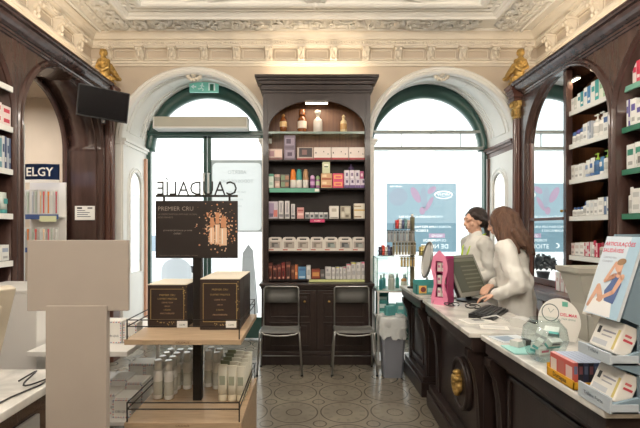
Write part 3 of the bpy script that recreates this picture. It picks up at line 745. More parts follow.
def air_box(w, d, h, loc, label, text='OBI-QUE', rz=0):
    mb = MB(); mb.box(-w / 2, w / 2, -d / 2, d / 2, 0, h, PAPER, .002); y = -d / 2 - .0008
    n = int(w / .016)
    for k in range(n):
        x = -w / 2 + .004 + k * (w - .008) / n; m = AIR_R if k % 2 else AIR_B
        for z in (.004, h - .01): mb.rect(x, x + .008, z, z + .006, y, m)
        mb.quad([(x, -d / 2 + .004, h + .0008), (x + .008, -d / 2 + .004, h + .0008), (x + .008, -d / 2 + .012, h + .0008), (x, -d / 2 + .012, h + .0008)], m)
    n = int(h / .016)
    for k in range(n):
        z = .004 + k * (h - .008) / n
        for x in (-w / 2 + .003, w / 2 - .009): mb.rect(x, x + .006, z, z + .008, y, AIR_R if k % 2 else AIR_B)
    mb.text(text, min(w * .17, .03), 0, y, h * .3, ink((60, 66, 80)))
    return tag(mb.build('gift_carton', loc=loc, rotz=rz), label, 'box', 'white cartons with dashed red and blue edges')
air_box(.11, .1, .145, (-1.275, 2.83, .751), 'white carton with dashed edges standing on the white side table, nearer the wall')
air_box(.09, .1, .135, (-1.165, 2.83, .751), 'white carton with dashed edges standing on the white side table, beside the oak stand')
q = 0
for k, (x, y, h) in enumerate(((-1.3, 2.82, .125), (-1.175, 2.76, .12), (-1.3, 3.0, .16), (-1.18, 2.96, .15), (-1.3, 3.3, .17), (-1.18, 3.3, .17))):
    air_box(.12, .16, h, (x, y, .306), 'low white dashed-edge carton under the side table, %s row, %s the oak stand' % (('front', 'middle', 'back')[k // 2], ('away from', 'next to')[k % 2]))
mb = MB(); mb.box(-.14, .14, -.01, .01, 0, .1, mat('cream_card', (226, 216, 196), .6), .002); mb.text('CARLITOS', .042, 0, -.011, .035, ink((90, 88, 84))); tag(mb.build('card_sign', loc=(-1.24, 3.42, .306)), 'cream lettered card standing behind the cartons under the white side table', 'sign')

# ================================================================== open shelving in the timber bays
def bay(label, X, c, R, sg, zs, shelf_m, y0=None, y1=None, lamp=False, rails=None, zl=(2.59, 2.28, 1.955, 1.615, 1.255)):
    """shelf bay in the arcade; sg = +1 on the right wall, -1 on the left"""
    y0 = c - R - .02 if y0 is None else y0; y1 = c + R + .02 if y1 is None else y1
    t = thing('wall_shelving', label, 'shelving', (X + sg * .2, (y0 + y1) / 2, .9))
    Y = lambda y: y - (y0 + y1) / 2
    xa, xb = (-.16, .19) if sg > 0 else (-.19, .225)
    mb = MB(); xx = xb - .012 if sg > 0 else xa; mb.box(xx, xx + .012, Y(y0), Y(y1), 0, 2.08, SHELFIN); mb.box(xx - .002 * sg, xx + .010, Y(y0) + .02, Y(y1) - .02, 1.45, 2.08, WOODB); mb.build('back_panel', t)  # warm light on the upper back is painted in as browner wood
    for k, z in enumerate(zl):
        m = shelf_m[k % len(shelf_m)]
        mb = MB(); mb.box(xa, xb, Y(y0), Y(y1), z - .915, z - .90, GLASS if m[1] else SHELFIN); s = mb.build('shelf', t)
        mb = MB(); xe = xa if sg > 0 else xb - .008; mb.box(xe - .004, xe + .012, Y(y0) + .01, Y(y1) - .01, z - .94, z - .898, m[0]); mb.build('price_rail', s)
    mb = MB(); mb.box(-.2, .19, Y(y0), Y(y1), -.02, .0, WOODR); mb.build('ledge', t)
    if lamp:
        mb = MB(); xe = xa + .02; mb.box(xe, xe + .03, Y(c) - .13, Y(c) + .05, 1.985, 2.0, CHROME); mb.box(xe + .002, xe + .028, Y(c) - .125, Y(c) + .045, 1.977, 1.985, LAMPON); mb.build('lamp', t)['label'] = 'lit strip lamp'
    return t
WR, GRN, GRG = mat('white_rail', (224, 224, 218), .4), mat('green_rail', (52, 112, 88), .35), mat('sea_green_rail', (110, 160, 142), .3)
bay('dark wood shelving with white shelf edges next to the arched mirror', XR, 4.01, .63, 1, 2.37, [(WR, 0)], y1=3.995, lamp=True)
bay('dark wood shelving with green shelf edges behind the poster display', XR, 2.65, .65, 1, 2.37, [(GRG, 1), (GRN, 0), (GRN, 0), (GRN, 0), (GRN, 0)])
bay('dark wood shelving with white shelf edges by the open alcove arch', XL, 2.64, .65, -1, 2.36, [(WR, 0)], y0=2.0, y1=3.283)
# mirror door in the far half of that bay
t = thing('arched_mirror', 'tall mirror door with dark frame in the arcade, behind the long-haired clerk', 'mirror', (XR + .04, 4.34, .93))
mb = MB(); mb.box(-.03, .03, -.375, -.325, .0, 2.06, WOOD, .006); mb.box(-.03, .03, .27, .31, .0, 1.5, WOODR, .006); mb.box(-.03, .03, -.375, .31, 0, .06, WOODR, .006); mb.box(-.035, .035, -.33, .28, .655, .685, WOODR, .004); mb.build('frame', t)
mb = MB(); pts = [(y - 4.34, z - .93) for (y, z), _ in arc_path(4.01, 2.37, .635, .99, 40) if y - 4.34 >= -.33]
pts = [(-.33, 2.37 + .635 - .93 - .005)] + pts + [(-.33, .06)]
mb.poly([(-.012, y, z) for y, z in pts], MIRROR); mb.build('mirror_glass', t)
mb = MB(); mb.ball((-.05, -.335, .74), .014, GOLD, n=10); mb.cyl((-.05, -.335, .74), (-.02, -.335, .74), .005, GOLD); mb.build('knob', t)
# base cupboards along the right wall under the shelves
t = thing('wall_base_cupboard', 'long dark wood base cupboard with moulded ledge under the mirror and shelves', 'cupboard', (2.27, 2.9, 0))
mb = MB(); mb.box(-.04, .12, -2.0, 1.85, .1, .87, WOODR, .004); mb.build('body', t)
mb = MB(); mb.box(-.12, .12, -2.0, 1.86, .895, .93, WOODR, .008); mb.box(-.09, .12, -2.0, 1.855, .865, .895, WOODR, .006); mb.build('ledge', t)
mb = MB(); mb.box(-.06, .12, -2.0, 1.85, 0, .1, WOODR, .004); mb.build('plinth', t)
for k in range(5):
    y = 1.45 - k * .78; mb = MB(); mb.box(-.055, -.04, y - .34, y + .34, .16, .82, WOODR, .004); mb.box(-.065, -.055, y - .25, y + .25, .25, .73, WOODR, .006); mb.build('door', t)

# ================================================================== the sales counters
def console(mb, y, x0, z0, z1, w=.07, d=.09):
    """scrolled bracket pilaster on the customer side"""
    prof = [(0, z0), (-.015, z0), (-.02, z0 + .3 * (z1 - z0)), (-.03, z0 + .6 * (z1 - z0)), (-.05, z0 + .8 * (z1 - z0)), (-d, z0 + .93 * (z1 - z0)), (-d, z1), (0, z1)]
    for a, b in ((-w / 2, -w / 6), (-w / 6 + .006, w / 6 - .006), (w / 6, w / 2)): mb.prism(prof, lambda u, v, q: (x0 + u, y + q, v), a, b, WOODD)
def counter(label, xc, yc, rz, W, L, medal=False, cons=(), panels=(), base_x=.055, group=None, text=None):
    """W wide in X (customer side at -W/2), L long in Y"""
    t = thing('sales_counter', label, 'counter', (xc, yc, 0), rz)
    mb = MB(); mb.box(-W / 2, W / 2, -L / 2, L / 2, .872, .90, MARBLE, .006); mb.build('worktop', t)
    mb = MB(); mb.box(-W / 2 + .02, W / 2 - .03, -L / 2 + .02, L / 2 - .02, .80, .872, WOODD, .004); mb.box(-W / 2 + .03, W / 2 - .03, -L / 2 + .03, L / 2 - .03, .78, .80, WOODD, .004); mb.build('apron', t)
    mb = MB(); mb.box(-W / 2 + .1, W / 2 - .04, -L / 2 + .05, L / 2 - .04, .12, .79, WOODD, .004); mb.build('body', t)
    mb = MB(); mb.box(-W / 2 + .03, W / 2 - .04, -L / 2 + .03, L / 2 - .02, 0, .13, WOODD, .006); mb.box(-W / 2 + .045, W / 2 - .04, -L / 2 + .04, L / 2 - .03, .13, .18, WOODD, .008); mb.build('plinth', t)
    for y in cons: mb = MB(); console(mb, y, -W / 2 + .1, .18, .785); mb.build('pilaster', t)
    for a, b in panels:
        mb = MB(); X = -W / 2 + .1
        for y0, y1, z0, z1 in ((a, b, .24, .265), (a, b, .70, .725), (a, a + .025, .24, .725), (b - .025, b, .24, .725)): mb.box(X - .016, X + .002, y0, y1, z0, z1, WOODD, .005)
        mb.build('panel', t)
    return t
near = counter('marble-topped dark wood counter carrying the round glass bowl and poster display', 1.31, 1.91, 0, .66, 1.01, cons=(.44,), panels=((-.42, .36),))
t = mid = counter('marble-topped dark wood counter with gilt mask medallion, carrying the computer monitor', 1.205, 3.035, math.radians(-2.45), .50, 1.19, cons=(-.5, .42), panels=())
mb = MB(); X = -.15
mb.cyl((X - .03, -.2, .47), (X, -.2, .47), .165, WOODD, r1=.175, n=32); mb.tube([(X - .03, -.2 + .15 * math.cos(2 * PI * k / 32), .47 + .16 * math.sin(2 * PI * k / 32)) for k in range(32)], .014, WOODD, n=8, closed=True); md = mb.build('medallion', t)
m = blob([((X - .045, -.2, .43), .04, (X - .045, -.2, .52), .045), ((X - .05, -.2, .40), .03, (X - .05, -.2, .37), .02), ((X - .075, -.2, .47), .016, (X - .065, -.2, .5), .012)],
     [((X - .05, -.24, .52), (.03, .035, .03)), ((X - .05, -.16, .52), (.03, .035, .03)), ((X - .05, -.2, .57), (.03, .03, .03)), ((X - .045, -.245, .45), (.025, .03, .04)), ((X - .045, -.155, .45), (.025, .03, .04)), ((X - .055, -.23, .40), (.02, .025, .03)), ((X - .055, -.17, .40), (.02, .025, .03)), ((X - .04, -.2, .47), (.035, .07, .09)), ((X - .075, -.22, .485), (.012, .012, .01)), ((X - .075, -.18, .485), (.012, .012, .01))], .005, GOLD, 'gilt_mask', md, 1)
for v in m.data.vertices: v.co.y = -.2 + (v.co.y + .2) * .75; v.co.z = .47 + (v.co.z - .47) * .72
far = counter('marble-topped dark wood counter in the window, carrying the rack of small packs', 1.21, 4.15, 0, .46, .8, cons=(-.3, .3), panels=((-.22, .22),))

# ================================================================== gilded brackets over the columns, screen, notices
def griffin(label, x, sg):
    """seated winged figure: scrolled foot, upright breast, folded arms, head, raised wing curling to the side sg"""
    caps = [((0, -.01, .03), .062, (-sg * .01, -.02, .14), .052), ((-sg * .01, -.02, .14), .05, (-sg * .015, -.03, .235), .046), ((-sg * .015, -.03, .235), .03, (-sg * .015, -.035, .285), .026)]
    caps += [((-sg * .06, -.03, .23), .026, (-sg * .075, -.06, .15), .022), ((-sg * .075, -.06, .15), .022, (-sg * .02, -.085, .12), .018), ((sg * .035, -.03, .23), .026, (sg * .05, -.06, .15), .022), ((sg * .05, -.06, .15), .022, (0, -.085, .11), .018)]
    caps += [((sg * .03, .03, .20), .03, (sg * .075, .03, .12), .034), ((sg * .075, .03, .12), .034, (sg * .12, .02, .05), .03), ((sg * .12, .02, .05), .028, (sg * .155, .0, .035), .02)]
    for k in range(9):        # scrolls at the foot
        a, b = k * .7, (k + 1) * .7; r0, r1 = .045 - .004 * k, .045 - .004 * (k + 1)
        for cx in (-sg * .055, sg * .065): caps.append(((cx + r0 * math.cos(a), -.06, .01 + r0 * math.sin(a)), .013, (cx + r1 * math.cos(b), -.06, .01 + r1 * math.sin(b)), .012))
    for k in range(5): caps.append(((sg * (.02 + .02 * k), .0 + .004 * k, .19 - .03 * k), .012, (sg * (.055 + .024 * k), -.03, .13 - .024 * k), .009))
    balls = [((-sg * .015, -.045, .315), (.034, .038, .042)), ((-sg * .015, -.03, .345), (.04, .04, .022)), ((-sg * .045, -.03, .32), (.016, .02, .03)), ((sg * .015, -.03, .32), (.016, .02, .03)), ((-sg * .035, -.07, .205), (.024, .02, .024)), ((sg * .005, -.07, .205), (.024, .02, .024)), ((0, 0, -.015), (.11, .08, .028)), ((sg * .05, -.02, .03), (.05, .05, .035))]
    o = blob(caps, balls, .0055, GOLD, 'gilded_figure', None, 1)
    o.location = (x, 4.80, 3.155); tag(o, label, 'ornament'); return o
griffin('gilded carved winged figure on the cornice end above the hanging black screen', XL + .02, 1)
griffin('gilded carved winged figure on the cornice end beside the arched mirror', XR - .03, -1)
# hanging screen
a, b = at(103.5, 104, 4.42), 0
t = thing('wall_screen', 'black flat screen hung from the column, turned toward the shop', 'screen', (a.x, a.y, a.z), math.radians(33))
mb = MB(); mb.M = Matrix.Rotation(math.radians(13), 4, 'X') @ Matrix.Rotation(math.radians(3), 4, 'Y'); mb.box(-.242, .242, -.02, .02, -.158, .158, BLACK, .004); mb.box(-.2, .2, .02, .04, -.1, .1, BLACK, .006); hs = mb.build('housing', t)
mb = MB(); mb.M = Matrix.Rotation(math.radians(13), 4, 'X') @ Matrix.Rotation(math.radians(3), 4, 'Y'); mb.rect(-.232, .232, -.143, .148, -.0208, mat('screen_off', (24, 24, 26), .18)); mb.M = Matrix(); mb.build('screen_glass', t)
mb = MB(); mb.cyl((0, .04, 0), (-.05, .34, -.02), .018, BLACK); mb.box(-.02, .02, .0, .03, -.2, -.16, DKMET, .003); mb.build('bracket_arm', t)
# small notice on the far jamb of the open arch
mb = MB(); mb.box(-.11, .11, -.006, 0, 0, .155, PAPER, .002)
for k, w in enumerate((.09, .14, .12, .15)): mb.rect(-.085, -.085 + w, .10 - k * .022, .108 - k * .022, -.0066, ink((90, 92, 96)))
mb.rect(-.085, -.03, .122, .142, -.0066, BLACK); mb.rect(.03, .085, .122, .142, -.0066, ink((120, 120, 120)))
tag(mb.build('wall_notice', loc=(ax(85, 4.715), 4.716, az(220, 4.715))), 'small white printed notice on the dark jamb of the open arch', 'notice')
# exit sign, air curtain, notices on the glass
c0 = ARCH[0][0]
mb = MB(); X, Z = ax(204.5, 5.62), az(93, 5.62)
mb.box(-.19, .19, -.02, .02, 0, .14, mat('exit_teal', (120, 190, 172), .35, emit=.3), .004); wpm = mat('exit_white', (214, 232, 224), .4, emit=.3)
mb.rect(.06, .15, .018, .122, -.0206, wpm); mb.rect(.08, .13, .018, .105, -.0208, mat('exit_dark', (40, 120, 100), .4))
mb.ball((-.02, -.021, .105), (.012, .002, .012), wpm, n=10, h=6)
for p in (((-.02, .09), (-.03, .055)), ((-.03, .055), (-.005, .035)), ((-.005, .035), (-.015, .015)), ((-.03, .055), (-.05, .04)), ((-.05, .04), (-.075, .042)), ((-.02, .088), (.005, .07)), ((-.02, .088), (-.05, .078))):
    (x0, z0), (x1, z1) = p; mb.cyl((x0, -.0215, z0), (x1, -.0215, z1), .006, wpm, n=6)
mb.poly([(-.17, -.0206, .07), (-.13, -.0206, .1), (-.13, -.0206, .04)], wpm); mb.rect(-.13, -.1, .06, .08, -.0206, wpm)
tag(mb.build('exit_sign', loc=(X, 5.60, Z)), 'lit green emergency exit sign with running figure under the arch crown', 'sign')
t = thing('air_curtain', 'long grey air curtain unit above the glazed shop door', 'air curtain', (ax(202, 5.62), 5.62, az(130, 5.62)))
mb = MB(); mb.box(-.60, .60, -.1, .1, .02, .155, mat('air_curtain_grey', (186, 182, 168), .4), .012); mb.build('housing', t)
mb = MB(); mb.box(-.6, .6, -.105, .1, 0, .022, WHITEL, .004); mb.build('outlet_grille', t)
for s in (-1, 1): mb = MB(); mb.box(min(s * .6, s * .615), max(s * .6, s * .615), -.1, .1, 0, .155, WHITEL, .004); mb.build('end_cap', t)
TG = translucent('sheet_print_grey', (142, 144, 140), .5); TW = translucent('sheet_white', (196, 198, 196), .65); TT = translucent('sheet_text_grey', (170, 176, 178), .3)
mb = MB(); X0, X1, Z1, Z0 = ax(211, YG), ax(263, YG), az(160, YG), az(232, YG); W_ = X1 - X0; H_ = Z1 - Z0
rr = .06
pts = []
for cx, cz, a0 in ((W_ - .02 - rr, .02 + rr, -90), (W_ - .02 - rr, H_ - .04 - rr, 0), (.02 + rr, H_ - .04 - rr, 90), (.02 + rr, .02 + rr, 180)):
    for k in range(6): a_ = math.radians(a0 + 18 * k); pts.append((cx + rr * math.cos(a_), cz + rr * math.sin(a_)))
mb.sheet(0, W_, 0, H_, 0, TG, loops=[pts]); mb.poly([(x, 0, z) for x, z in pts], TW)
for k, (s, f, z) in enumerate((('ABERTO', .068, H_ - .19), ('TODOS OS DIAS', .06, H_ - .31), ('DAS 9H ÀS 20H', .035, H_ - .45), ('INCLUINDO', .03, H_ - .55), ('FERIADOS', .03, H_ - .64))): mb.text(s, f, W_ / 2, -.004, z, TT, flip=True)
tag(mb.build('opening_notice', loc=(X0, YG - .005, Z0)), 'white rounded opening hours notice on the glazed shop door, lettering reversed', 'notice')
# poster on the outside of the second window
mb = MB(); X0, X1, Z1, Z0 = ax(387, YG), ax(457, YG), az(183, YG), az(252, YG); W_ = X1 - X0; H_ = Z1 - Z0
PB, PBL, PP, PPK, PWH = translucent('poster_blue', (116, 142, 154), .62), translucent('poster_pale_blue', (146, 167, 177), .62), translucent('poster_mauve', (148, 160, 172), .62), translucent('poster_pink', (168, 146, 166), .62), translucent('poster_white', (236, 242, 246), .7)
def ell(cx, cz, rx, rz, a, n=20):
    ca, sa = math.cos(a), math.sin(a); return [(cx + rx * math.cos(t_) * ca - rz * math.sin(t_) * sa, cz + rx * math.cos(t_) * sa + rz * math.sin(t_) * ca) for t_ in (2 * PI * k / n for k in range(n))]
TXT = [('A NOSSA SOLUÇÃO ACTIVA DA PELE', .036, .47, H_ * .50, True), ('ACORDE NUMA PELE MAIS COMPLETA', .042, .52, H_ * .35, True), ('E DESCANSADA', .042, .42, H_ * .295, True), ('OS PRIMEIROS', .05, .66, H_ * .15, True), ('DE NOITE', .085, .66, H_ * .05, True)]
moon = [(.36 + .034 * math.cos(t_), H_ * .09 + .034 * math.sin(t_)) for t_ in (math.radians(60 + 24 * k) for k in range(11))] + [(.372 + .024 * math.cos(t_), H_ * .09 + .026 * math.sin(t_)) for t_ in (math.radians(285 - 21 * k) for k in range(11))]
nov = [(.58, H_ * .205), (.8, H_ * .205), (.8, H_ * .268), (.58, H_ * .268)]
mb.sheet(0, W_, 0, H_ * .42, 0, PB, loops=[nov, moon], texts=TXT[1:])
mb.sheet(.58, .8, H_ * .205, H_ * .268, 0, PPK, texts=[('NOVO', .05, .69, H_ * .217, True)])
pets = [(ell(.16, H_ * .8, .13, .12, .4), PP), (ell(.40, H_ * .83, .05, .12, .5), PPK), (ell(.51, H_ * .79, .045, .15, .05), PP), (ell(.585, H_ * .70, .03, .11, -.5), PPK), (ell(.49, H_ * .60, .04, .055, 0), PPK), (ell(.62, H_ * .90, .04, .07, -.9), PPK)]
oval = ell(.78, H_ * .83, .125, .055, 0, 28); inner = ell(.78, H_ * .83, .112, .043, 0, 28)
mb.sheet(0, W_, H_ * .42, H_, 0, PBL, loops=[p for p, _ in pets] + [oval, inner], texts=TXT[:1] + [('LABORATOIRES', .024, .13, H_ * .945, True), ('VICHY', .06, .78, H_ * .83 - .021, True)])
for p, m in pets: mb.poly([(x, 0, z) for x, z in p], m)
tag(mb.build('window_poster', loc=(X0, YG + .03, Z0)), 'pale blue and pink poster stuck outside the second shop window, lettering reversed', 'poster')
# ================================================================== merchandise
def pack(name, label, cat, group, w, d, h, rgb, loc, rotz=0.0, prints=(), rough=.45, top=None, bars=True):
    """carton with its front at local -Y; prints = (u0, u1, v0, v1, colour) as fractions of the front"""
    mb = MB(); mb.box(-w / 2, w / 2, -d / 2, d / 2, 0, h, ink(rgb, rough), min(.0015, w * .05))
    for k, (u0, u1, v0, v1, c) in enumerate(prints): mb.rect(-w / 2 + u0 * w, -w / 2 + u1 * w, v0 * h, v1 * h, -d / 2 - .0006 - k * .00015, ink(c, rough))
    if top: mb.quad([(-w / 2 + .001, -d / 2 + .001, h + .0006), (w / 2 - .001, -d / 2 + .001, h + .0006), (w / 2 - .001, d / 2 - .001, h + .0006), (-w / 2 + .001, d / 2 - .001, h + .0006)], ink(top, rough))
    return tag(mb.build(name, loc=loc, rotz=rotz), label, cat, group)
def bottle(name, label, cat, group, r, h, rgb, cap, loc, rotz=0.0, kind='cap', band=None, sx=1.0, shoulder=.72, neck=.4, n=16, rough=.35, body_m=None):
    """bottle body with a cap, pump or dome as its part"""
    bm_ = body_m or ink(rgb, rough); mb = MB()
    hs = h * shoulder
    mb.lathe([(r * .9, 0), (r, .004), (r, hs * .86), (r * .94, hs * .93), (r * neck, hs), (r * neck, hs + .006)], bm_, n=n, sx=sx, sy=1)
    if band:
        c, v0, v1 = band; mb.lathe([(r * 1.004, hs * v0), (r * 1.012, hs * v0 + .001), (r * 1.012, hs * v1 - .001), (r * 1.004, hs * v1)], ink(c), n=n, sx=sx)
    o = tag(mb.build(name, loc=loc, rotz=rotz), label, cat, group)
    mb = MB(); cm = ink(cap) if isinstance(cap, tuple) else cap
    if kind == 'cap': mb.lathe([(r * (neck + .08), hs + .002), (r * (neck + .12), hs + .006), (r * (neck + .08), h - .004), (r * neck * .8, h)], cm, n=n, sx=sx)
    elif kind == 'dome': mb.lathe([(r * .9, hs - .002), (r * .92, hs + .004), (r * .85, hs + (h - hs) * .6), (r * .5, h - .004), (r * .15, h)], cm, n=n, sx=sx)
    elif kind == 'pump':
        mb.lathe([(r * .55, hs + .002), (r * .55, hs + .02), (r * .2, hs + .022), (r * .2, h - .012), (r * .35, h - .01), (r * .35, h)], cm, n=n); mb.box(-r * 1.1, 0, -r * .22, r * .22, h - .011, h - .001, cm, .002)
    elif kind == 'clear': mb.lathe([(r * .86, hs), (r * .86, h - .004), (r * .7, h)], FROST, n=n); mb.lathe([(r * .3, hs), (r * .3, hs + (h - hs) * .5), (r * .5, hs + (h - hs) * .55), (r * .45, hs + (h - hs) * .72)], ink((232, 232, 228)), n=10)
    mb.build('pump' if kind == 'pump' else 'cap', o); return o
def tube_pack(name, label, cat, group, w, h, rgb, cap, loc, rotz=0.0, band=None):
    """squeeze tube standing on its cap"""
    mb = MB(); rs = []
    for t, a, b in ((.18, 1, .62), (.5, 1, .5), (.8, 1.02, .28), (.97, 1.04, .05), (1, 1.04, .05)):
        rs.append([(w / 2 * a * math.cos(2 * PI * k / 14), w / 2 * b * math.sin(2 * PI * k / 14), h * t) for k in range(14)])
    mb.rings(rs, ink(rgb, .4))
    if band: mb.rect(-w * .3, w * .3, h * .45, h * .7, -w * .3, ink(band))
    o = tag(mb.build(name, loc=loc, rotz=rotz), label, cat, group)
    mb = MB(); mb.lathe([(w * .42, 0), (w * .46, .003), (w * .46, h * .17), (w * .4, h * .185)], ink(cap), n=14, sy=.7); mb.build('cap', o); return o

# ---------------- central dresser
YF = 4.835
def cab(x0, x1, yt, yb, z, rgb, prints, label, name='product_box', cat='box', group=None, d=.10, dz=0.0, top=None):
    k = 4.84 / F; w = (x1 - x0) * k; h = (yb - yt) * k
    return pack(name, label, cat, group, w - .002, d, h - .001, rgb, (((x0 + x1) / 2 - CX) * k, YF + d / 2, z + .001 + dz), 0, prints, top=top)
Z2, Z3, Z4, Z5, Z6 = SHZ; K = 4.84 / F; G2, G3, G4 = 'boxes on the second shelf of the dresser', 'products on the third shelf of the dresser', 'boxes on the fourth shelf of the dresser'
# top glass shelf: apothecary bottles
def pharm(label, x, yt, prof, m, cap, band=None):
    h = (132 - yt) * K; loc = ((x - CX) * K, 4.90, 2.6)
    mb = MB(); mb.lathe([(r, z * h) for r, z in prof], m, n=18)
    if band: mb.lathe([(band[1] * 1.01, band[2] * h), (band[1] * 1.02, band[2] * h + .002), (band[1] * 1.02, band[3] * h - .002), (band[1] * 1.01, band[3] * h)], ink(band[0]), n=18)
    o = tag(mb.build('apothecary_bottle', loc=loc), label, 'bottle', 'apothecary bottles on the glass shelf')
    mb = MB(); mb.lathe([(r, z * h) for r, z in cap[1]], cap[0], n=14); mb.build('stopper', o)
AMB = mat('amber_glaze', (124, 70, 34), .2, coat=.3); AMB2 = mat('ochre_glaze', (150, 112, 66), .25, coat=.3); CRYS = mat('cut_crystal', (206, 200, 192), .12, coat=.4)
CRM = mat('cream_glaze', (206, 186, 146), .3)
pharm('amber round-shouldered apothecary bottle, leftmost on the glass shelf', 283, 112, [(.03, 0), (.034, .02), (.042, .3), (.042, .6), (.03, .75), (.018, .82), (.018, .86)], AMB, (AMB2, [(.022, .85), (.024, .9), (.016, .96), (.006, 1)]), ((206, 172, 120), .042, .32, .58))
pharm('amber square-capped apothecary jar with white label on the glass shelf', 302, 108, [(.05, 0), (.052, .02), (.052, .38), (.05, .6), (.032, .68), (.028, .74)], AMB, (AMB, [(.034, .74), (.038, .78), (.036, .96), (.03, 1)]), ((222, 210, 196), .052, .2, .5))
pharm('clear cut-glass decanter on the glass shelf', 318, 109, [(.05, 0), (.054, .02), (.054, .5), (.048, .6), (.02, .68), (.018, .76), (.026, .78)], CRYS, (CRYS, [(.014, .78), (.03, .86), (.038, .96), (.03, 1)]))
pharm('cream apothecary bottle, rightmost on the glass shelf', 344, 113, [(.036, 0), (.038, .02), (.038, .56), (.032, .66), (.016, .74), (.016, .84)], CRM, (CRM, [(.018, .84), (.02, .9), (.012, .97), (.004, 1)]), ((178, 140, 90), .038, .2, .5))
# second shelf
cab(268.5, 282.5, 149, 160, Z2, (196, 172, 162), [(.0, 1, 0, .2, (110, 60, 60)), (.45, .95, .25, .9, (222, 196, 184)), (.05, .4, .3, .8, (150, 110, 120))], 'beige and mauve cosmetics box at the window end of the second shelf', group=G2)
cab(284, 295.5, 147.5, 160, Z2, (112, 98, 114), [(.1, .9, .15, .8, (146, 132, 150)), (.3, .7, .3, .6, (80, 62, 84))], 'dusky purple box under its twin on the second shelf', group=G2)
cab(284, 295.5, 135.5, 147.5, Z2, (112, 98, 114), [(.1, .9, .15, .8, (146, 132, 150)), (.2, .6, .3, .7, (74, 60, 80))], 'dusky purple box stacked on top of its twin on the second shelf', group=G2, dz=12.5 * K)
cab(297, 313.5, 147.5, 160, Z2, (178, 160, 150), [(.12, .92, .22, .95, (48, 36, 38)), (.0, 1, 0, .12, (150, 44, 48)), (.3, .6, .4, .8, (120, 84, 80))], 'dark picture box with red lower edge on the second shelf', group=G2)
for k in range(3):
    x0 = 314 + k * 17.4
    cab(x0, x0 + 17, 147.5, 160, Z2, (220, 208, 200), [(0, 1, 0, .17, (158, 40, 48)), (0, 1, .17, .24, (232, 226, 220)), (.08, .14, .5, .62, (60, 50, 50)), (.55, .6, .6, .7, (60, 50, 50)), (.8, .86, .42, .5, (60, 50, 50))], '%s of the three white red-based boxes in a row on the second shelf' % ('first', 'middle', 'last')[k], group=G2)
# third shelf
cab(268.3, 273.8, 174.5, 188.5, Z3, (206, 220, 208), [(0, 1, .82, 1, (84, 150, 126)), (.2, .8, .2, .4, (160, 190, 174))], 'slim mint green topped carton at the window end of the third shelf', group=G3)
cab(274.6, 280, 175, 188.5, Z3, (190, 160, 148), [(0, 1, .5, .8, (130, 120, 112)), (.2, .8, .15, .35, (220, 200, 188))], 'slim dusty pink carton on the third shelf', group=G3)
for k in range(2): cab(280.5, 289.3, 175 + 6.8 * (1 - k), 181.8 + 6.8 * (1 - k), Z3, (92, 86, 76), [(.05, .5, .15, .85, (120, 140, 110)), (.55, .95, .2, .8, (166, 120, 92))], 'small dark mixed-colour box, %s of two stacked on the third shelf' % ('lower', 'upper')[k], group=G3, dz=6.8 * K * k)
for x, c, nm in ((293, (232, 132, 52), 'orange'), (299, (64, 150, 144), 'teal'), (305.6, (188, 146, 108), 'tan')):
    bottle('lotion_bottle', 'white lotion bottle with %s top on the third shelf' % nm, 'bottle', 'lotion bottles on the third shelf', .034, 19 * K, (232, 228, 222), c, ((x - CX) * K, 4.87, Z3 + .001), kind='dome', shoulder=.56, band=(c, .75, .98))
bottle('small_bottle', 'small purple bottle on the third shelf', 'bottle', G3, .028, 13 * K, (150, 92, 150), (212, 170, 210), ((312.5 - CX) * K, 4.87, Z3 + .001), kind='dome', shoulder=.7, band=(212, 170, 210) and ((212, 170, 210), .3, .7))
bottle('small_bottle', 'small mauve bottle with pale green label on the third shelf', 'bottle', G3, .024, 12.5 * K, (170, 120, 160), (150, 180, 130), ((317.8 - CX) * K, 4.87, Z3 + .001), kind='dome', shoulder=.7, band=((188, 206, 170), .3, .75))
for k in range(2): cab(321, 332, 174 + 7.2 * (1 - k), 181.3 + 7.2 * (1 - k), Z3, (206, 164, 122), [(.05, .95, .1, .35, (170, 92, 64)), (.1, .5, .5, .85, (232, 206, 168))], 'orange beige box, %s of two stacked on the third shelf' % ('lower', 'upper')[k], group=G3, dz=7.2 * K * k)
cab(322.3, 330, 162.5, 174, Z3, (206, 212, 176), [(.2, .8, .45, .8, (236, 236, 220)), (.25, .75, .5, .62, (110, 130, 90))], 'pale green carton standing on the stacked orange beige boxes', group=G3, dz=14.6 * K)
for k in range(2): cab(332.7, 343.6, 174 + 7.2 * (1 - k), 181.3 + 7.2 * (1 - k), Z3, (210, 66, 104), [(.12, .88, .25, .8, (232, 160, 96)), (.25, .75, .4, .6, (210, 66, 104))], 'hot pink and orange box, %s of two stacked on the third shelf' % ('lower', 'upper')[k], group=G3, dz=7.2 * K * k)
for k in range(4):
    x0 = 344.3 + k * 5.5
    cab(x0, x0 + 5.3, 179.5, 188.5, Z3, (216, 206, 220), [(0, 1, 0, .3, (104, 78, 134)), (.3, .7, .55, .85, (90, 70, 110))], '%s of four small white and purple boxes in the lower row, third shelf' % ORD[k], group='white and purple boxes on the third shelf')
for k in range(3):
    x0 = 344.3 + k * 5.2
    cab(x0, x0 + 5.0, 171, 179.5, Z3, (222, 214, 224), [(.3, .7, .3, .7, (96, 74, 116))], '%s of three small white and purple boxes in the upper row, third shelf' % ORD[k], group='white and purple boxes on the third shelf', dz=9.1 * K)
cab(360, 363.6, 172, 179.5, Z3, (190, 90, 140), [(.2, .8, .3, .7, (230, 200, 214))], 'tiny pink box stacked at the end of the white and purple boxes', group=G3, dz=9.1 * K)
mb = MB(); mb.lathe([(.03, 0), (.034, .004), (.034, .03), (.012, .05), (.008, .07), (.003, .08)], ink((72, 54, 90)), n=14); tag(mb.build('bulb_dropper', loc=((351.5 - CX) * K, 4.89, Z3 + 17.8 * K)), 'dark purple bulb-shaped flask on top of the white and purple boxes', 'flask')
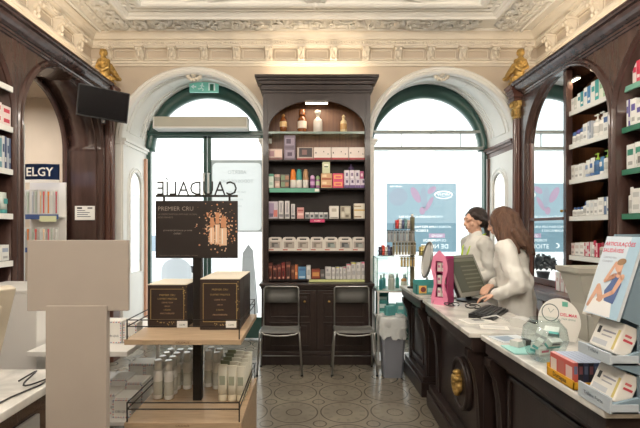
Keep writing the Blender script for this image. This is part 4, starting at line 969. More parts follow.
# fourth shelf
cab(268.3, 278, 201.5, 218.7, Z4, (190, 182, 192), [(.05, .6, .2, .9, (150, 130, 160)), (.55, .95, .1, .5, (204, 120, 110)), (.1, .5, .1, .3, (90, 80, 110))], 'broad lilac carton with coral patch at the window end of the fourth shelf', group=G4)
for k, (a, b, yt) in enumerate(((278.6, 283.6, 201), (284.8, 289.6, 201), (291, 295, 204))): cab(a, b, yt, 218.7, Z4, (200, 196, 196), [(.1, .9, .1, .25, (120, 118, 126)), (.35, .65, .35, .9, (150, 146, 154))], '%s of three slim grey and white cartons on the fourth shelf' % ORD[k], group=G4)
cab(297, 304, 207.5, 218.7, Z4, (206, 150, 146), [(.1, .9, .3, .5, (230, 196, 190)), (.1, .9, .65, .8, (170, 90, 92))], 'salmon pink carton on the fourth shelf', group=G4)
for k in range(5): x0 = 305 + k * 4.65; cab(x0, x0 + 4.5, 212.3, 218.7, Z4, ((150, 152, 152), (196, 196, 196))[k % 2], [(.2, .8, .2, .6, (86, 92, 96)), (.1, .9, .75, .95, (220, 220, 218))], '%s of five low silvery boxes behind the pink label on the fourth shelf' % ORD[k], group='low silvery boxes on the fourth shelf')
cab(329.3, 338.8, 206, 218.7, Z4, (226, 222, 214), [(.25, .75, .55, .8, (186, 178, 166)), (.1, .9, .05, .12, (150, 146, 140))], 'plain white carton on the fourth shelf', group=G4)
cab(340.3, 350.8, 206, 218.7, Z4, (178, 172, 154), [(.1, .4, .1, .5, (214, 210, 196)), (.45, .9, .4, .9, (206, 202, 186)), (.5, .8, .1, .3, (120, 112, 98)), (.1, .35, .6, .9, (126, 118, 104))], 'mottled grey beige patterned carton on the fourth shelf', group=G4)
cab(354, 365.8, 203.5, 218.7, Z4, (226, 220, 204), [(0, 1, .52, .6, (200, 162, 70)), (0, .62, .08, .16, (140, 120, 84)), (0, .6, .78, .84, (150, 130, 90)), (.8, .82, 0, 1, (180, 170, 150))], 'white carton with yellow stripe at the far end of the fourth shelf', group=G4)
# fifth shelf: handled white packs
for k in range(7):
    x0 = 268.2 + k * 14; w = 13.7 * K; h = 13.8 * K; mb = MB()
    out = [(-w / 2, 0), (w / 2, 0), (w / 2, h * .78), (w / 2 - .012, h * .96), (w / 2 - .03, h), (-w / 2 + .03, h), (-w / 2 + .012, h * .96), (-w / 2, h * .78)]
    mb.prism(out, lambda u, z, d: (u, d, z), -.045, .045, ink((218, 212, 204)))
    y = -.0457; mb.rect(-w * .24, w * .24, h * .8, h * .9, y, ink((52, 46, 46))); mb.rect(-w * .38, w * .38, h * .2, h * .68, y, ink((170, 160, 152)))
    a_ = ((96, 92, 90), (120, 112, 104), (130, 122, 112), (140, 130, 120), (98, 108, 104), (70, 74, 76), (112, 116, 112))[k]
    mb.rect(-w * .25, w * .2, h * .28, h * .6, y - .0003, ink(a_)); mb.rect(-w * .05, w * .28, h * .24, h * .5, y - .0005, ink(tuple(min(255, v + 50) for v in a_))); mb.rect(-w * .45, -w * .1, h * .05, h * .13, y - .0003, ink((196, 96, 90)))
    tag(mb.build('handled_carton', loc=((x0 + 6.85 - CX) * K, YF + .045, Z5 + .001)), 'white handled carton with device picture, %s from the chair-and-stand side of the fifth shelf' % ORD[k], 'box', 'handled white cartons on the fifth shelf')
# sixth shelf
for k, (a, b, yt, c) in enumerate(((268.2, 272.4, 263, (96, 46, 38)), (272.8, 277, 265.5, (84, 40, 36)), (277.4, 281, 264.5, (100, 44, 40)), (281.4, 285.3, 262.5, (120, 40, 38)), (286, 290.6, 261.5, (80, 44, 38)))):
    cab(a, b, yt, 279, Z6, c, [(.1, .9, .68, .82, (170, 110, 90)), (.3, .7, .2, .5, (60, 30, 28)), (.25, .75, .04, .14, (200, 150, 130))], '%s of the five dark red-brown slim cartons on the lowest shelf' % ORD[k], group='dark red-brown cartons on the lowest shelf')
cab(291.2, 294.6, 265.5, 279, Z6, (106, 60, 44), [(.1, .9, .5, .7, (170, 120, 90))], 'thin brown carton beside the red-brown row on the lowest shelf')
cab(294.9, 297.7, 265, 279, Z6, (190, 112, 70), [(.1, .9, .3, .5, (226, 170, 120))], 'thin orange carton on the lowest shelf')
cab(298.2, 305.8, 267, 279, Z6, (92, 142, 182), [(.1, .9, .1, .25, (190, 214, 228)), (.1, .9, .7, .9, (70, 112, 156))], 'sky blue carton on the lowest shelf')
cab(306.4, 310.8, 265.5, 279, Z6, (214, 214, 212), [(.2, .8, .3, .7, (170, 176, 180))], 'white slim carton next to the sky blue one on the lowest shelf')
cab(311.6, 320, 269.3, 279, Z6, (150, 74, 54), [(.1, .9, .3, .7, (206, 150, 88)), (0, 1, 0, .12, (110, 50, 40))], 'low rust and gold box on the lowest shelf')
cab(320.6, 324.6, 270, 279, Z6, (92, 92, 92), [(.1, .9, .3, .6, (150, 148, 146))], 'low dark grey box on the lowest shelf')
for k, (a, b, yt, tc) in enumerate(((325.4, 331.2, 267, None), (331.6, 335.4, 267.5, None), (335.7, 339.2, 267, (220, 214, 90)), (339.5, 342.7, 267.3, None), (343, 346.4, 267, (210, 110, 140)), (346.7, 351, 264, (210, 90, 120)), (351.3, 355.8, 262.3, (214, 206, 80)), (356.1, 360.8, 262.5, None), (361.1, 366, 262, (206, 96, 130)))):
    cab(a, b, yt, 279, Z6, (208, 206, 204), [(.15, .85, .25, .5, (176, 174, 176)), (.2, .5, .65, .85, (150, 150, 158))] + ([(0, 1, .93, 1, tc)] if tc else []), '%s of the nine pale slim cartons behind the yellow green rail' % ORD[k], group='pale cartons on the lowest shelf')

# ---------------- right wall shelving
def row(X, sg, y, z, items, where, group):
    """items run toward the camera from y; (kind, width, height, rgb, second colour, label words)"""
    for k, (kind, w, h, c, c2, words_) in enumerate(items):
        yy = y - w / 2; y -= w + .006; d = min(.1, max(.05, w)); rz = -PI / 2 if sg > 0 else PI / 2; L = '%s, %s %s' % (words_, ORD[k], where); xs = X + sg * (d / 2 + (.01 if sg > 0 else 0))
        if kind == 'box': pack('product_box', L, 'box', group, w, d, h, c, (xs, yy, z), rz, [(.12, .88, .55, .8, c2), (.2, .8, .15, .3, tuple(int(v * .75) for v in c))])
        elif kind == 'boxs': pack('product_box', L, 'box', group, w, d, h, c, (xs, yy, z), rz, [(.52, 1, 0, 1, c2), (.08, .46, .5, .75, c2), (.6, .92, .2, .35, c)])
        elif kind == 'two':
            for j in range(2): pack('product_box', ('upper' if j else 'lower') + ' ' + L, 'box', group, w, d, h / 2 - .001, c, (xs, yy, z + j * h / 2), rz, [(.15, .85, .3, .7, c2)])
        elif kind == 'tube': tube_pack('cream_tube', L, 'tube', group, w, h, c, c2, (xs, yy, z), rz, band=c2)
        else: bottle('lotion_bottle', L, 'bottle', group, w / 2, h, c, c2, (xs, yy, z), rz, kind=kind, shoulder=.72 if kind == 'cap' else .68, band=(tuple(int(v * .82) for v in c), .25, .7))
W1, W2, W3 = (228, 228, 224), (214, 214, 210), (234, 232, 226)
BL, TE, PUR, RD, GR2 = (72, 104, 156), (70, 150, 150), (92, 84, 150), (190, 50, 80), (110, 150, 116)
XA, YA = 2.445, 3.965; A_ = 'from the mirror on the %s white-edged shelf'
row(XA, 1, YA, 2.595, [('boxs', .085, .115, W1, (196, 200, 194), 'white carton'), ('boxs', .085, .135, W1, (60, 140, 146), 'white and deep teal carton'), ('boxs', .09, .155, W1, (70, 128, 176), 'white and blue carton'), ('boxs', .1, .175, W1, (64, 160, 156), 'white and sea green carton'), ('boxs', .09, .165, (226, 232, 214), (150, 188, 150), 'pale green carton'), ('box', .08, .16, W1, GR2, 'white carton')], A_ % 'top', 'cartons on the top shelf by the mirror')
row(XA, 1, YA, 2.285, [('dome', .05, .115, W1, BL, 'white blue-capped bottle'), ('dome', .05, .125, W1, PUR, 'white violet-capped bottle'), ('dome', .05, .135, W1, BL, 'white blue-capped bottle'), ('box', .055, .15, W1, (190, 196, 204), 'white carton'), ('boxs', .05, .155, (190, 196, 204), (140, 148, 160), 'grey carton'), ('pump', .066, .2, W3, W1, 'cream white pump bottle'), ('pump', .066, .205, W3, W1, 'cream white pump bottle'), ('box', .06, .175, W1, BL, 'white carton'), ('boxs', .05, .17, W1, (60, 74, 110), 'white and navy carton'), ('box', .06, .165, W1, BL, 'white carton')], A_ % 'second', 'products on the second shelf by the mirror')
row(XA, 1, YA, 1.96, [('box', .045, .13, W2, (186, 186, 180), 'grey white carton'), ('box', .055, .125, W1, (206, 206, 200), 'white carton'), ('box', .055, .13, W1, (206, 206, 200), 'white carton'), ('tube', .055, .15, W1, (140, 160, 190), 'white tube'), ('tube', .055, .16, W1, BL, 'white and blue tube'), ('pump', .06, .19, (64, 110, 160), (150, 184, 66), 'blue green-capped pump bottle'), ('tube', .05, .15, (70, 130, 180), W1, 'blue tube'), ('pump', .06, .195, W1, (130, 170, 62), 'white green-capped pump bottle'), ('tube', .055, .155, W1, (150, 170, 140), 'white tube'), ('box', .05, .14, W1, GR2, 'white carton')], A_ % 'third', 'products on the third shelf by the mirror')
row(XA, 1, YA, 1.62, [('cap', .045, .08, W1, BL, 'small white blue-capped jar'), ('cap', .045, .08, W1, BL, 'small white blue-capped jar'), ('cap', .045, .08, W1, BL, 'small white blue-capped jar'), ('cap', .055, .125, W2, (58, 92, 150), 'tall white blue-capped bottle'), ('box', .045, .13, W1, (200, 204, 206), 'white carton'), ('box', .045, .13, W2, (200, 204, 206), 'grey white carton'), ('box', .045, .13, W1, (190, 190, 190), 'white carton'), ('box', .065, .145, W3, (206, 204, 198), 'broad white carton'), ('boxs', .065, .145, (96, 118, 150), W1, 'slate blue and white carton'), ('box', .05, .14, W1, (190, 190, 190), 'white carton')], A_ % 'fourth', 'products on the fourth shelf by the mirror')
row(XA, 1, YA, 1.26, [('box', .05, .11, (226, 214, 208), (196, 150, 150), 'pinkish white carton'), ('box', .06, .115, W1, (210, 196, 190), 'white carton'), ('box', .06, .12, W3, (210, 196, 190), 'white carton'), ('boxs', .035, .12, RD, W1, 'red carton'), ('boxs', .035, .125, W1, RD, 'white and red carton'), ('cap', .045, .14, W1, RD, 'white red-capped bottle'), ('boxs', .04, .12, RD, (226, 190, 190), 'crimson carton'), ('cap', .045, .125, (190, 186, 176), (170, 60, 76), 'beige red-capped bottle'), ('cap', .055, .125, (222, 206, 196), RD, 'blush red-capped bottle'), ('boxs', .045, .12, W1, RD, 'white and red carton'), ('boxs', .05, .13, W1, (200, 130, 140), 'white and rose carton')], A_ % 'lowest', 'red and white products by the mirror')
for k, (y, h) in enumerate(((3.93, .17), (3.86, .165), (3.79, .16))): pack('product_box', 'white carton with red edge on the cupboard ledge, %s from the mirror' % ORD[k], 'box', 'cartons on the cupboard ledge', .055, .09, h, W1, (2.35, y, .932), -PI / 2, [(0, .12, 0, 1, RD), (.25, .8, .5, .7, (200, 180, 176))])
XB, YB2 = 2.445, 3.275; B_ = 'from the timber pier on the %s green-edged shelf'
row(XB, 1, YB2 - .06, 2.595, [('boxs', .075, .16, (222, 206, 204), (196, 60, 84), 'white and red carton'), ('boxs', .075, .165, (226, 214, 210), (196, 60, 84), 'white and red carton'), ('boxs', .075, .165, (222, 206, 204), (180, 60, 80), 'white and red carton'), ('boxs', .075, .16, W1, (180, 60, 80), 'white and red carton')], B_ % 'top', 'red and white cartons on the top green-edged shelf')
row(XB, 1, YB2, 2.285, [('boxs', .035, .205, W1, PUR, 'tall violet-trimmed carton'), ('box', .05, .2, W1, PUR, 'white violet-labelled carton'), ('box', .05, .15, W1, PUR, 'low white violet-labelled carton'), ('box', .05, .15, W1, (150, 146, 190), 'low white carton'), ('box', .05, .195, W1, PUR, 'white violet-labelled carton'), ('box', .05, .16, W1, PUR, 'low white carton'), ('box', .05, .19, W1, PUR, 'tall white carton')], B_ % 'second', 'violet and white cartons')
row(XB, 1, YB2, 1.96, [('box', .075, .185, W1, (70, 140, 120), 'white green-banded carton'), ('box', .08, .19, W1, (70, 140, 120), 'white green-banded carton'), ('box', .06, .175, W2, (150, 150, 146), 'grey white carton'), ('box', .075, .22, W1, (70, 140, 120), 'tall white green-banded carton'), ('box', .07, .2, W1, (70, 140, 120), 'white carton')], B_ % 'third', 'white and green cartons')
row(XB, 1, YB2, 1.62, [('cap', .045, .2, W2, W1, 'tall white bottle'), ('two', .085, .185, W1, (196, 198, 196), 'white cube carton'), ('two', .085, .21, W3, (196, 198, 196), 'white cube carton'), ('two', .085, .2, W1, (196, 198, 196), 'white cube carton')], B_ % 'fourth', 'white cube cartons')
row(XB, 1, YB2 - .09, 1.26, [('box', .1, .16, W1, (96, 100, 106), 'white dark-lettered carton'), ('box', .09, .15, W1, (96, 100, 106), 'white carton')], B_ % 'lowest', 'cartons on the lowest green-edged shelf')
mb = MB(); mb.box(-.025, .025, -.001, .001, 0, .1, ink((206, 204, 196)), .0004); mb.rect(-.018, .018, .02, .07, -.0016, ink((120, 116, 110))); o = tag(mb.build('shelf_tag', loc=(2.428, 3.11, 1.965), rotz=-PI / 2), 'grey card tag leaning on the third green-edged shelf', 'tag')
# ---------------- shelving by the alcove arch
XC, YC = -2.29, 3.275; C_ = 'from the alcove arch on the %s alcove-side shelf'
row(XC, -1, YC, 2.285, [('two', .09, .15, (222, 208, 204), (190, 60, 76), 'red and white carton'), ('two', .09, .16, (222, 208, 204), (190, 60, 76), 'red and white carton')], C_ % 'second', 'red and white cartons by the alcove')
row(XC, -1, YC, 1.96, [('boxs', .04, .235, (170, 176, 184), (60, 76, 110), 'tall navy and grey carton'), ('boxs', .045, .24, (206, 206, 206), (60, 76, 110), 'tall white and navy carton'), ('boxs', .045, .22, W1, (96, 140, 150), 'tall white and teal carton')], C_ % 'third', 'tall cartons by the alcove')
row(XC, -1, YC, 1.62, [('tube', .07, .16, (206, 216, 210), TE, 'white and teal tube'), ('tube', .07, .17, (120, 180, 170), W1, 'teal tube'), ('box', .08, .14, W1, TE, 'white and teal carton')], C_ % 'fourth', 'teal and white products by the alcove')
row(XC, -1, YC - .02, 1.26, [('box', .08, .12, W2, (150, 160, 180), 'grey blue carton'), ('box', .08, .11, W1, (150, 160, 180), 'white carton')], C_ % 'lowest', 'cartons on the lowest alcove-side shelf')

# ---------------- toothbrush stand in the alcove
t = thing('toothbrush_stand', 'white and navy toothbrush stand with curved lettered header in the alcove', 'display stand', (-2.745, 4.42, 0))
NAVY = mat('navy_print', (66, 92, 146), .35)
mb = MB(); rs = [[(-.19 + .38 * k / 14, -.05 - .04 * math.sin(PI * k / 14), z) for k in range(15)] for z in (1.985, 2.165)]
mb.rings(rs, NAVY, close=False, cap0=False, cap1=False); bmesh.ops.solidify(mb.bm, geom=mb.bm.faces[:], thickness=.006)
mb.rings([[(-.19 + .38 * k / 14, -.052 - .04 * math.sin(PI * k / 14), z) for k in range(15)] for z in (1.975, 2.005)], PAPER, close=False, cap0=False, cap1=False)
mb.text('ELGY', .125, .01, -.0935, 2.04, PAPER, sx=.95, bold=True); mb.build('header', t)['label'] = 'navy header lettered in white'
mb = MB(); mb.box(-.19, .19, .06, .08, .1, 1.99, WHITEL, .003); mb.build('back_panel', t)
mb = MB(); mb.box(-.19, .19, -.08, .08, 0, .1, WHITEL, .004); mb.build('base', t)
for z in (1.62, 1.28, .94): mb = MB(); mb.box(-.185, .185, -.06, .06, z, z + .012, WHITEL); mb.box(-.185, .185, -.068, -.06, z - .02, z + .03, NAVY); mb.build('tray', t)
mb = MB(); mb.box(.0, .17, -.075, -.069, 1.575, 1.635, mat('lime_card', (214, 218, 176), .5)); mb.build('price_label', t)['label'] = 'pale lime price label'
rnd = random.Random(11)
TBC = [(214, 218, 214), (190, 206, 190), (200, 206, 214), (176, 190, 176), (226, 196, 160), (214, 90, 80), (236, 140, 60), (220, 220, 216), (200, 96, 110)]
for r_, (zb, h) in enumerate(((1.635, .27), (1.295, .22))):
    for k in range(9):
        x = -2.755 - .165 + k * .0405; c = TBC[k] if r_ == 0 else TBC[(k * 4 + 2) % 9]; mb = MB()
        mb.box(-.016, .016, -.004, .002, 0, h, ink((222, 224, 220), .2), .001); mb.box(-.005, .005, -.012, -.004, h * .1, h * .8, ink(c, .3), .002); mb.box(-.008, .008, -.012, -.004, h * .78, h * .93, ink(tuple(min(255, v + 20) for v in c), .3), .002)
        tag(mb.build('toothbrush_pack', loc=(x, 4.42 - .03 - .012 * (k % 2), zb)), '%s toothbrush pack from the arch edge in the %s tray of the lettered stand' % (ORD[k], ('upper', 'lower')[r_]), 'toothbrush', 'toothbrush packs on the lettered stand')

# ---------------- bottles and tubes on the lower tier of the oak stand
pos = [(-.93, 2.64), (-.862, 2.63), (-.93, 2.72), (-.862, 2.71), (-.93, 2.8), (-.862, 2.79), (-.795, 2.8), (-.93, 2.88), (-.862, 2.87), (-.795, 2.88), (-.665, 2.84), (-.665, 2.92), (-.60, 2.80), (-.60, 2.88)]
for k, (x, y) in enumerate(pos):
    bottle('spray_bottle', 'white spray bottle with clear cap on the lower oak tier, %s' % ('%s from the front corner' % ORD[k] if k < 10 else '%s behind the post' % ORD[k - 10]), 'bottle', 'white spray bottles on the oak stand', .029, .238, (242, 242, 238), (230, 230, 226), (x, y, .4515), kind='clear', shoulder=.74, band=((206, 208, 198), .15, .62))
for c_, x in enumerate((-.522, -.465, -.411)):
    for k in range(5):
        rgb = (226, 226, 212) if (c_ or k == 0) else (128, 138, 112)
        tube_pack('cream_tube', '%s tube, %s from the front in the %s file on the lower oak tier' % ('grey green' if rgb[0] < 150 else 'ivory', ORD[k], ('post-side', 'middle', 'outer')[c_]), 'tube', 'standing tubes on the oak stand', .056, .222 - .006 * c_, rgb, (222, 214, 190), (x, 2.60 + .078 * k, .4515), band=(160, 168, 150) if rgb[0] > 150 else (190, 196, 176))
# ================================================================== things on the counters
BGY = mat('blue_grey_card', (122, 144, 158), .5); BGL = mat('pale_blue_card', (188, 200, 210), .45)
t = thing('poster_display', 'blue-grey card display with health poster and two trays on the marble counter end', 'display stand', (.98, 1.455, .901))
side = [(.006, 0), (.40, 0), (.40, .58), (.125, .58), (.04, .31), (.095, .285), (.095, .20), (.006, .17), (.006, .155), (.095, .125), (.095, .05), (.006, .03)]
for s in (-1, 1):
    mb = MB(); hole = [(.34 + .02 * math.cos(2 * PI * k / 16), .18 + .03 * math.sin(2 * PI * k / 16)) for k in range(16)]
    mb.prism(side, lambda u, w, d: (u, s * .072 + d, w), -.006, .006, BGY)
    o = mb.build('side_panel', t)
    mb = MB(); mb.prism(hole, lambda u, w, d: (u, s * .072 + d, w), -.0068, .0068, mat('pale_disc', (196, 184, 160), .5)); mb.build('hand_hole', o)
mb = MB(); mb.box(.12, .14, -.066, .066, 0, .5, BGY); mb.build('back_panel', t)
for z in (0, .158):
    mb = MB(); mb.box(-.004, .004, -.08, .08, z, z + (.052 if z == 0 else .037), BGL); mb.box(.004, .09, -.08, -.074, z, z + .03, BGL); mb.box(.004, .09, .074, .08, z, z + .03, BGL); mb.box(.004, .13, -.08, .08, z - .0, z + .006, BGL)
    T_ = Matrix.Translation((-.0048, 0, z + .02)) @ Matrix.Rotation(-PI / 2, 4, 'Z') @ Matrix.Rotation(PI / 2, 4, 'X')
    mb.text('Trifene Forte' if z == 0 else 'Trifene', .018, 0, 0, 0, ink((60, 74, 96)), mtx=T_); mb.build('tray', t)
# header poster: local frame, u along the counter edge toward the camera, v up the tilted card
hp = MB(); fa = math.atan2(.087, .27)
hp.M = Matrix.Translation((.02, 0, .30)) @ Matrix.Rotation(fa, 4, 'Y') @ Matrix.Rotation(-PI / 2, 4, 'Z')
Wd, Hd = .166, .285
hp.box(-Wd / 2, Wd / 2, -.004, .006, 0, Hd, mat('poster_card', (214, 224, 232), .4))
y = -.0046
hp.rect(-Wd / 2, Wd / 2, 0, Hd, y, ink((206, 220, 232), .4)); hp.rect(Wd * .22, Wd / 2, 0, Hd, y - .0002, ink((166, 196, 216), .4))
hp.text('ARTICULAÇÕES', .0195, -.008, y - .0006, Hd - .034, ink((206, 66, 96)), sx=1.0, bold=True); hp.text('SAUDÁVEIS', .0195, -.03, y - .0006, Hd - .058, ink((206, 66, 96)), bold=True)
hp.text('CONDROITINA', .009, -.035, y - .0006, Hd - .08, ink((120, 130, 150))); hp.text('COLAGÉNIO', .009, -.042, y - .0006, Hd - .094, ink((120, 130, 150)))
SK, SKD, HB_, TOP_, WHT = ink((214, 168, 142)), ink((190, 140, 116)), ink((150, 120, 90)), ink((84, 104, 150)), ink((236, 236, 236))
def blobp(pts, m, dy): hp.poly([(u, y - dy, v) for u, v in pts], m)
def elp(cx, cz, rx, rz, a=0, n=18): return ell(cx, cz, rx, rz, a, n)
def limb(p, q, r0, r1, m, dy):
    p, q = Vector(p), Vector(q); d = (q - p).normalized(); nrm = Vector((-d.y, d.x)); blobp([tuple(p + nrm * r0), tuple(p - nrm * r0), tuple(q - nrm * r1), tuple(q + nrm * r1)], m, dy); blobp(elp(p.x, p.y, r0, r0), m, dy); blobp(elp(q.x, q.y, r1, r1), m, dy)
blobp([(-.075, .004), (.05, .004), (.035, .06), (-.02, .075), (-.06, .05)], WHT, .0008)        # white trousers
blobp([(.0, .055), (.045, .05), (.055, .12), (.045, .15), (.015, .155), (.005, .12), (-.012, .09)], TOP_, .0010)    # blue top
limb((.03, .15), (.03, .165), .010, .009, SK, .0011); blobp(elp(.022, .18, .017, .021, .3), SK, .0013); blobp(elp(.027, .196, .02, .012, .2), HB_, .0014)
limb((.05, .145), (.03, .09), .010, .008, SK, .0015); limb((.03, .09), (-.03, .055), .008, .006, SK, .0016)
limb((.012, .145), (-.022, .125), .009, .007, SKD, .0015); limb((-.022, .125), (.004, .19), .007, .006, SK, .0016)
limb((-.02, .06), (-.045, .10), .013, .011, SK, .0012); limb((-.045, .10), (-.07, .03), .010, .007, SK, .0013)
hp.M = hp.M; hp.build('header_panel', t)['label'] = 'tilted poster of a seated person in blue top'
mb = MB(); mb.M = Matrix.Translation((.02, .085, .29)) @ Matrix.Rotation(fa, 4, 'Y') @ Matrix.Rotation(-PI / 2, 4, 'Z'); mb.box(-.02, .03, .006, .012, 0, .19, PAPER, .001); mb.build('leaflet_card', t)['label'] = 'plain white leaflet card beside the poster'
for z, nm in ((.007, 'lower'), (.165, 'upper')):
    mb = MB(); mb.M = Matrix.Rotation(math.radians(24), 4, 'Y')
    mb.box(0, .055, -.062, .062, .0, .105, PAPER, .006); mb.rect  # carton leaning in its tray
    def fq(u0, u1, v0, v1, m): mb.quad([(-.0006, -u0, v0), (-.0006, -u1, v0), (-.0006, -u1, v1), (-.0006, -u0, v1)], m)
    fq(-.045, -.03, .05, .075, BLACK); fq(-.02, .04, .06, .066, ink((150, 150, 160))); fq(-.02, .03, .045, .05, ink((170, 170, 176))); fq(.045, .056, .01, .08, ink((206, 190, 120))); fq(-.05, .02, .012, .03, ink((196, 200, 206)))
    mb.M = mb.M @ Matrix(); mb.quad([(.012, -.0626, .05), (.045, -.0626, .05), (.045, -.0626, .058), (.012, -.0626, .058)], ink((196, 70, 84))); mb.quad([(.012, -.0626, .066), (.035, -.0626, .066), (.035, -.0626, .074), (.012, -.0626, .074)], ink((206, 110, 116)))
    mb.M = Matrix(); tag(mb.build('display_carton', loc=(1.0, 1.455, .9275 + z)), 'white carton leaning in the %s tray of the poster display' % nm, 'box', 'white cartons in the poster display')
# yellow tray of packs
t = thing('counter_tray', 'yellow card tray of slim packs at the counter edge beside the poster display', 'tray', (1.06, 1.665, .901))
YEL = mat('yellow_card', (228, 170, 40), .45); mb = MB()
mb.box(-.075, .08, -.088, .088, 0, .004, YEL); mb.box(-.075, -.071, -.088, .088, 0, .034, YEL); mb.box(-.075, .08, -.088, -.084, 0, .028, YEL); mb.box(-.075, .08, .084, .088, 0, .05, YEL); mb.box(.076, .08, -.088, .088, 0, .05, YEL)
T_ = Matrix.Translation((-.0757, 0, .012)) @ Matrix.Rotation(-PI / 2, 4, 'Z') @ Matrix.Rotation(PI / 2, 4, 'X'); mb.text('Durtapas', .024, 0, 0, 0, BLACK, mtx=T_, bold=True); mb.build('tray', t)
for k in range(7):
    c = ((196, 92, 84), (50, 48, 60), (60, 66, 92), (54, 50, 58), (64, 74, 110), (50, 48, 56), (90, 60, 70))[k]
    mb = MB(); w = .0185; mb.box(-w / 2, w / 2, -.076, .076, 0, .092, ink(c), .001); mb.box(-w / 2 + .0005, w / 2 - .0005, -.0755, .0755, .092, .0935, ink((176, 190, 214) if k else (214, 150, 150)))
    if k == 0:
        for a, b, c0, c1, cc in ((-.07, -.03, .02, .075, (226, 214, 206)), (-.02, .02, .015, .08, (190, 110, 100)), (.03, .07, .02, .075, (226, 200, 196))): mb.quad([(-w / 2 - .0006, -a, c0), (-w / 2 - .0006, -b, c0), (-w / 2 - .0006, -b, c1), (-w / 2 - .0006, -a, c1)], ink(cc))
    mb.rect(-w * .35, w * .35, .05, .08, -.0766, ink((150, 90, 96) if k % 2 else (110, 120, 150)))
    tag(mb.build('slim_pack', loc=(1.06 - .059 + k * .0195, 1.665, .906)), 'slim %s pack, %s from the counter edge in the yellow tray' % ('red' if k == 0 else 'dark', ORD[k]), 'box', 'slim packs in the yellow tray')
# glass globe with samples
t = thing('glass_globe', 'round clear glass bowl of teal and white sample boxes on the marble counter', 'bowl', (1.08, 1.94, .901))
mb = MB(); mb.lathe([(.045, 0), (.05, .004), (.075, .03), (.097, .1), (.088, .15), (.062, .18), (.058, .188)], clear('bowl_glass', (238, 246, 246), .06), n=32); bmesh.ops.delete(mb.bm, geom=[f for f in mb.bm.faces if len(f.verts) > 4 and f.calc_center_median().z > .1], context='FACES'); mb.build('glass_bowl', t)
mb = MB(); mb.tube([(.06 * math.cos(2 * PI * k / 32), .06 * math.sin(2 * PI * k / 32), .188) for k in range(32)], .004, ACRYL, closed=True); mb.build('rim', t)
rnd = random.Random(21); TEALC = (96, 176, 172)
for k, (x, y_, z, rz, rx) in enumerate(((-.025, -.028, .028, .3, .1), (.03, -.02, .03, 1.2, .1), (-.015, .03, .028, 2.0, .1), (.035, .03, .06, .6, .7), (-.045, -.01, .065, .9, .5), (.01, -.04, .075, .2, .6), (-.01, .02, .1, 1.5, .4), (.03, .0, .115, 2.4, .8))):
    mb = MB(); mb.M = Matrix.Rotation(rx, 4, 'X'); mb.box(-.03, .03, -.012, .012, 0, .04, ink((222, 226, 222)), .001); mb.box(-.0305, .0305, -.0125, .0125, 0, .012, ink(TEALC if k % 3 else (176, 178, 176))); mb.rect(-.02, .02, .02, .03, -.0128, ink((120, 124, 130) if k % 2 else (206, 110, 130)))
    mb.M = Matrix(); tag(mb.build('sample_box', loc=(1.08 + x, 1.94 + y_, .901 + z), rotz=rz), 'small teal and white sample box inside the round glass bowl', 'box', 'sample boxes in the glass bowl')
mb = MB(); mb.box(-.1, .05, -.09, .06, 0, .006, ink((150, 204, 200)), .002); tag(mb.build('base_card', loc=(1.085, 2.115, .901)), 'teal card lying on the counter behind the glass bowl', 'card')
for k, (dx, a) in enumerate(((-.075, .5), (.085, -.4))):
    mb = MB(); rs = [[(dx + w, .02 * math.sin(q * 3), .11 * q) for w in (-.012, .012)] for q in [j / 8 for j in range(9)]]
# sign card behind the globe
mb = MB(); mb.M = Matrix.Rotation(math.radians(-12), 4, 'X') @ Matrix.Rotation(math.radians(8), 4, 'Y'); oo = [(-.085, 0), (.085, 0)] + [(.11 * math.cos(a_), .095 + .12 * math.sin(a_)) for a_ in (math.radians(-10 + 10 * k) for k in range(21))]
mb.prism(oo, lambda u, w, d: (u, d, w), -.003, .003, PAPER); y = -.0036
mb.poly([(-.05 + .046 * math.cos(2 * PI * k / 28), y, .135 + .046 * math.sin(2 * PI * k / 28)) for k in range(28)], ink((96, 110, 112))); mb.poly([(-.05 + .041 * math.cos(2 * PI * k / 28), y - .0002, .135 + .041 * math.sin(2 * PI * k / 28)) for k in range(28)], PAPER)
mb.quad([(-.051, y - .0004, .135), (-.049, y - .0004, .133), (-.03, y - .0004, .155), (-.032, y - .0004, .157)], ink((150, 160, 160))); mb.quad([(-.051, y - .0004, .135), (-.049, y - .0004, .136), (-.06, y - .0004, .158), (-.063, y - .0004, .156)], ink((150, 160, 160)))
mb.text('DEL.MAR', .022, .045, y - .0004, .125, ink((206, 56, 90)), bold=True); mb.text('PARA SEMPRE', .012, .045, y - .0004, .106, ink((120, 150, 146))); mb.rect(.01, .04, .175, .2, y - .0004, ink((110, 180, 160)))
mb.M = Matrix(); tag(mb.build('counter_sign', loc=(1.30, 2.2, .925)), 'white round-topped card sign with clock dial behind the glass bowl', 'sign')
# leaflets and a small black and white pack near the far corner
mb = MB(); mb.box(-.09, .09, -.07, .07, 0, .004, ink((206, 214, 220)), .001); mb.quad([(-.07, -.05, .0046), (.02, -.05, .0046), (.02, .05, .0046), (-.07, .05, .0046)], ink((130, 150, 170))); tag(mb.build('leaflet', loc=(1.10, 2.31, .901), rotz=.2), 'blue-grey printed leaflet lying at the corner of the marble counter', 'leaflet')
t = thing('blister_pack', 'small black and white pack lying beside the glass bowl', 'pack', (1.09, 2.17, .9055), .5)
mb = MB(); mb.box(-.06, .0, -.025, .025, 0, .032, ink((206, 204, 200)), .004); mb.build('sleeve', t); mb = MB(); mb.box(.0, .05, -.022, .022, 0, .028, BLACK, .004); mb.build('insert', t)
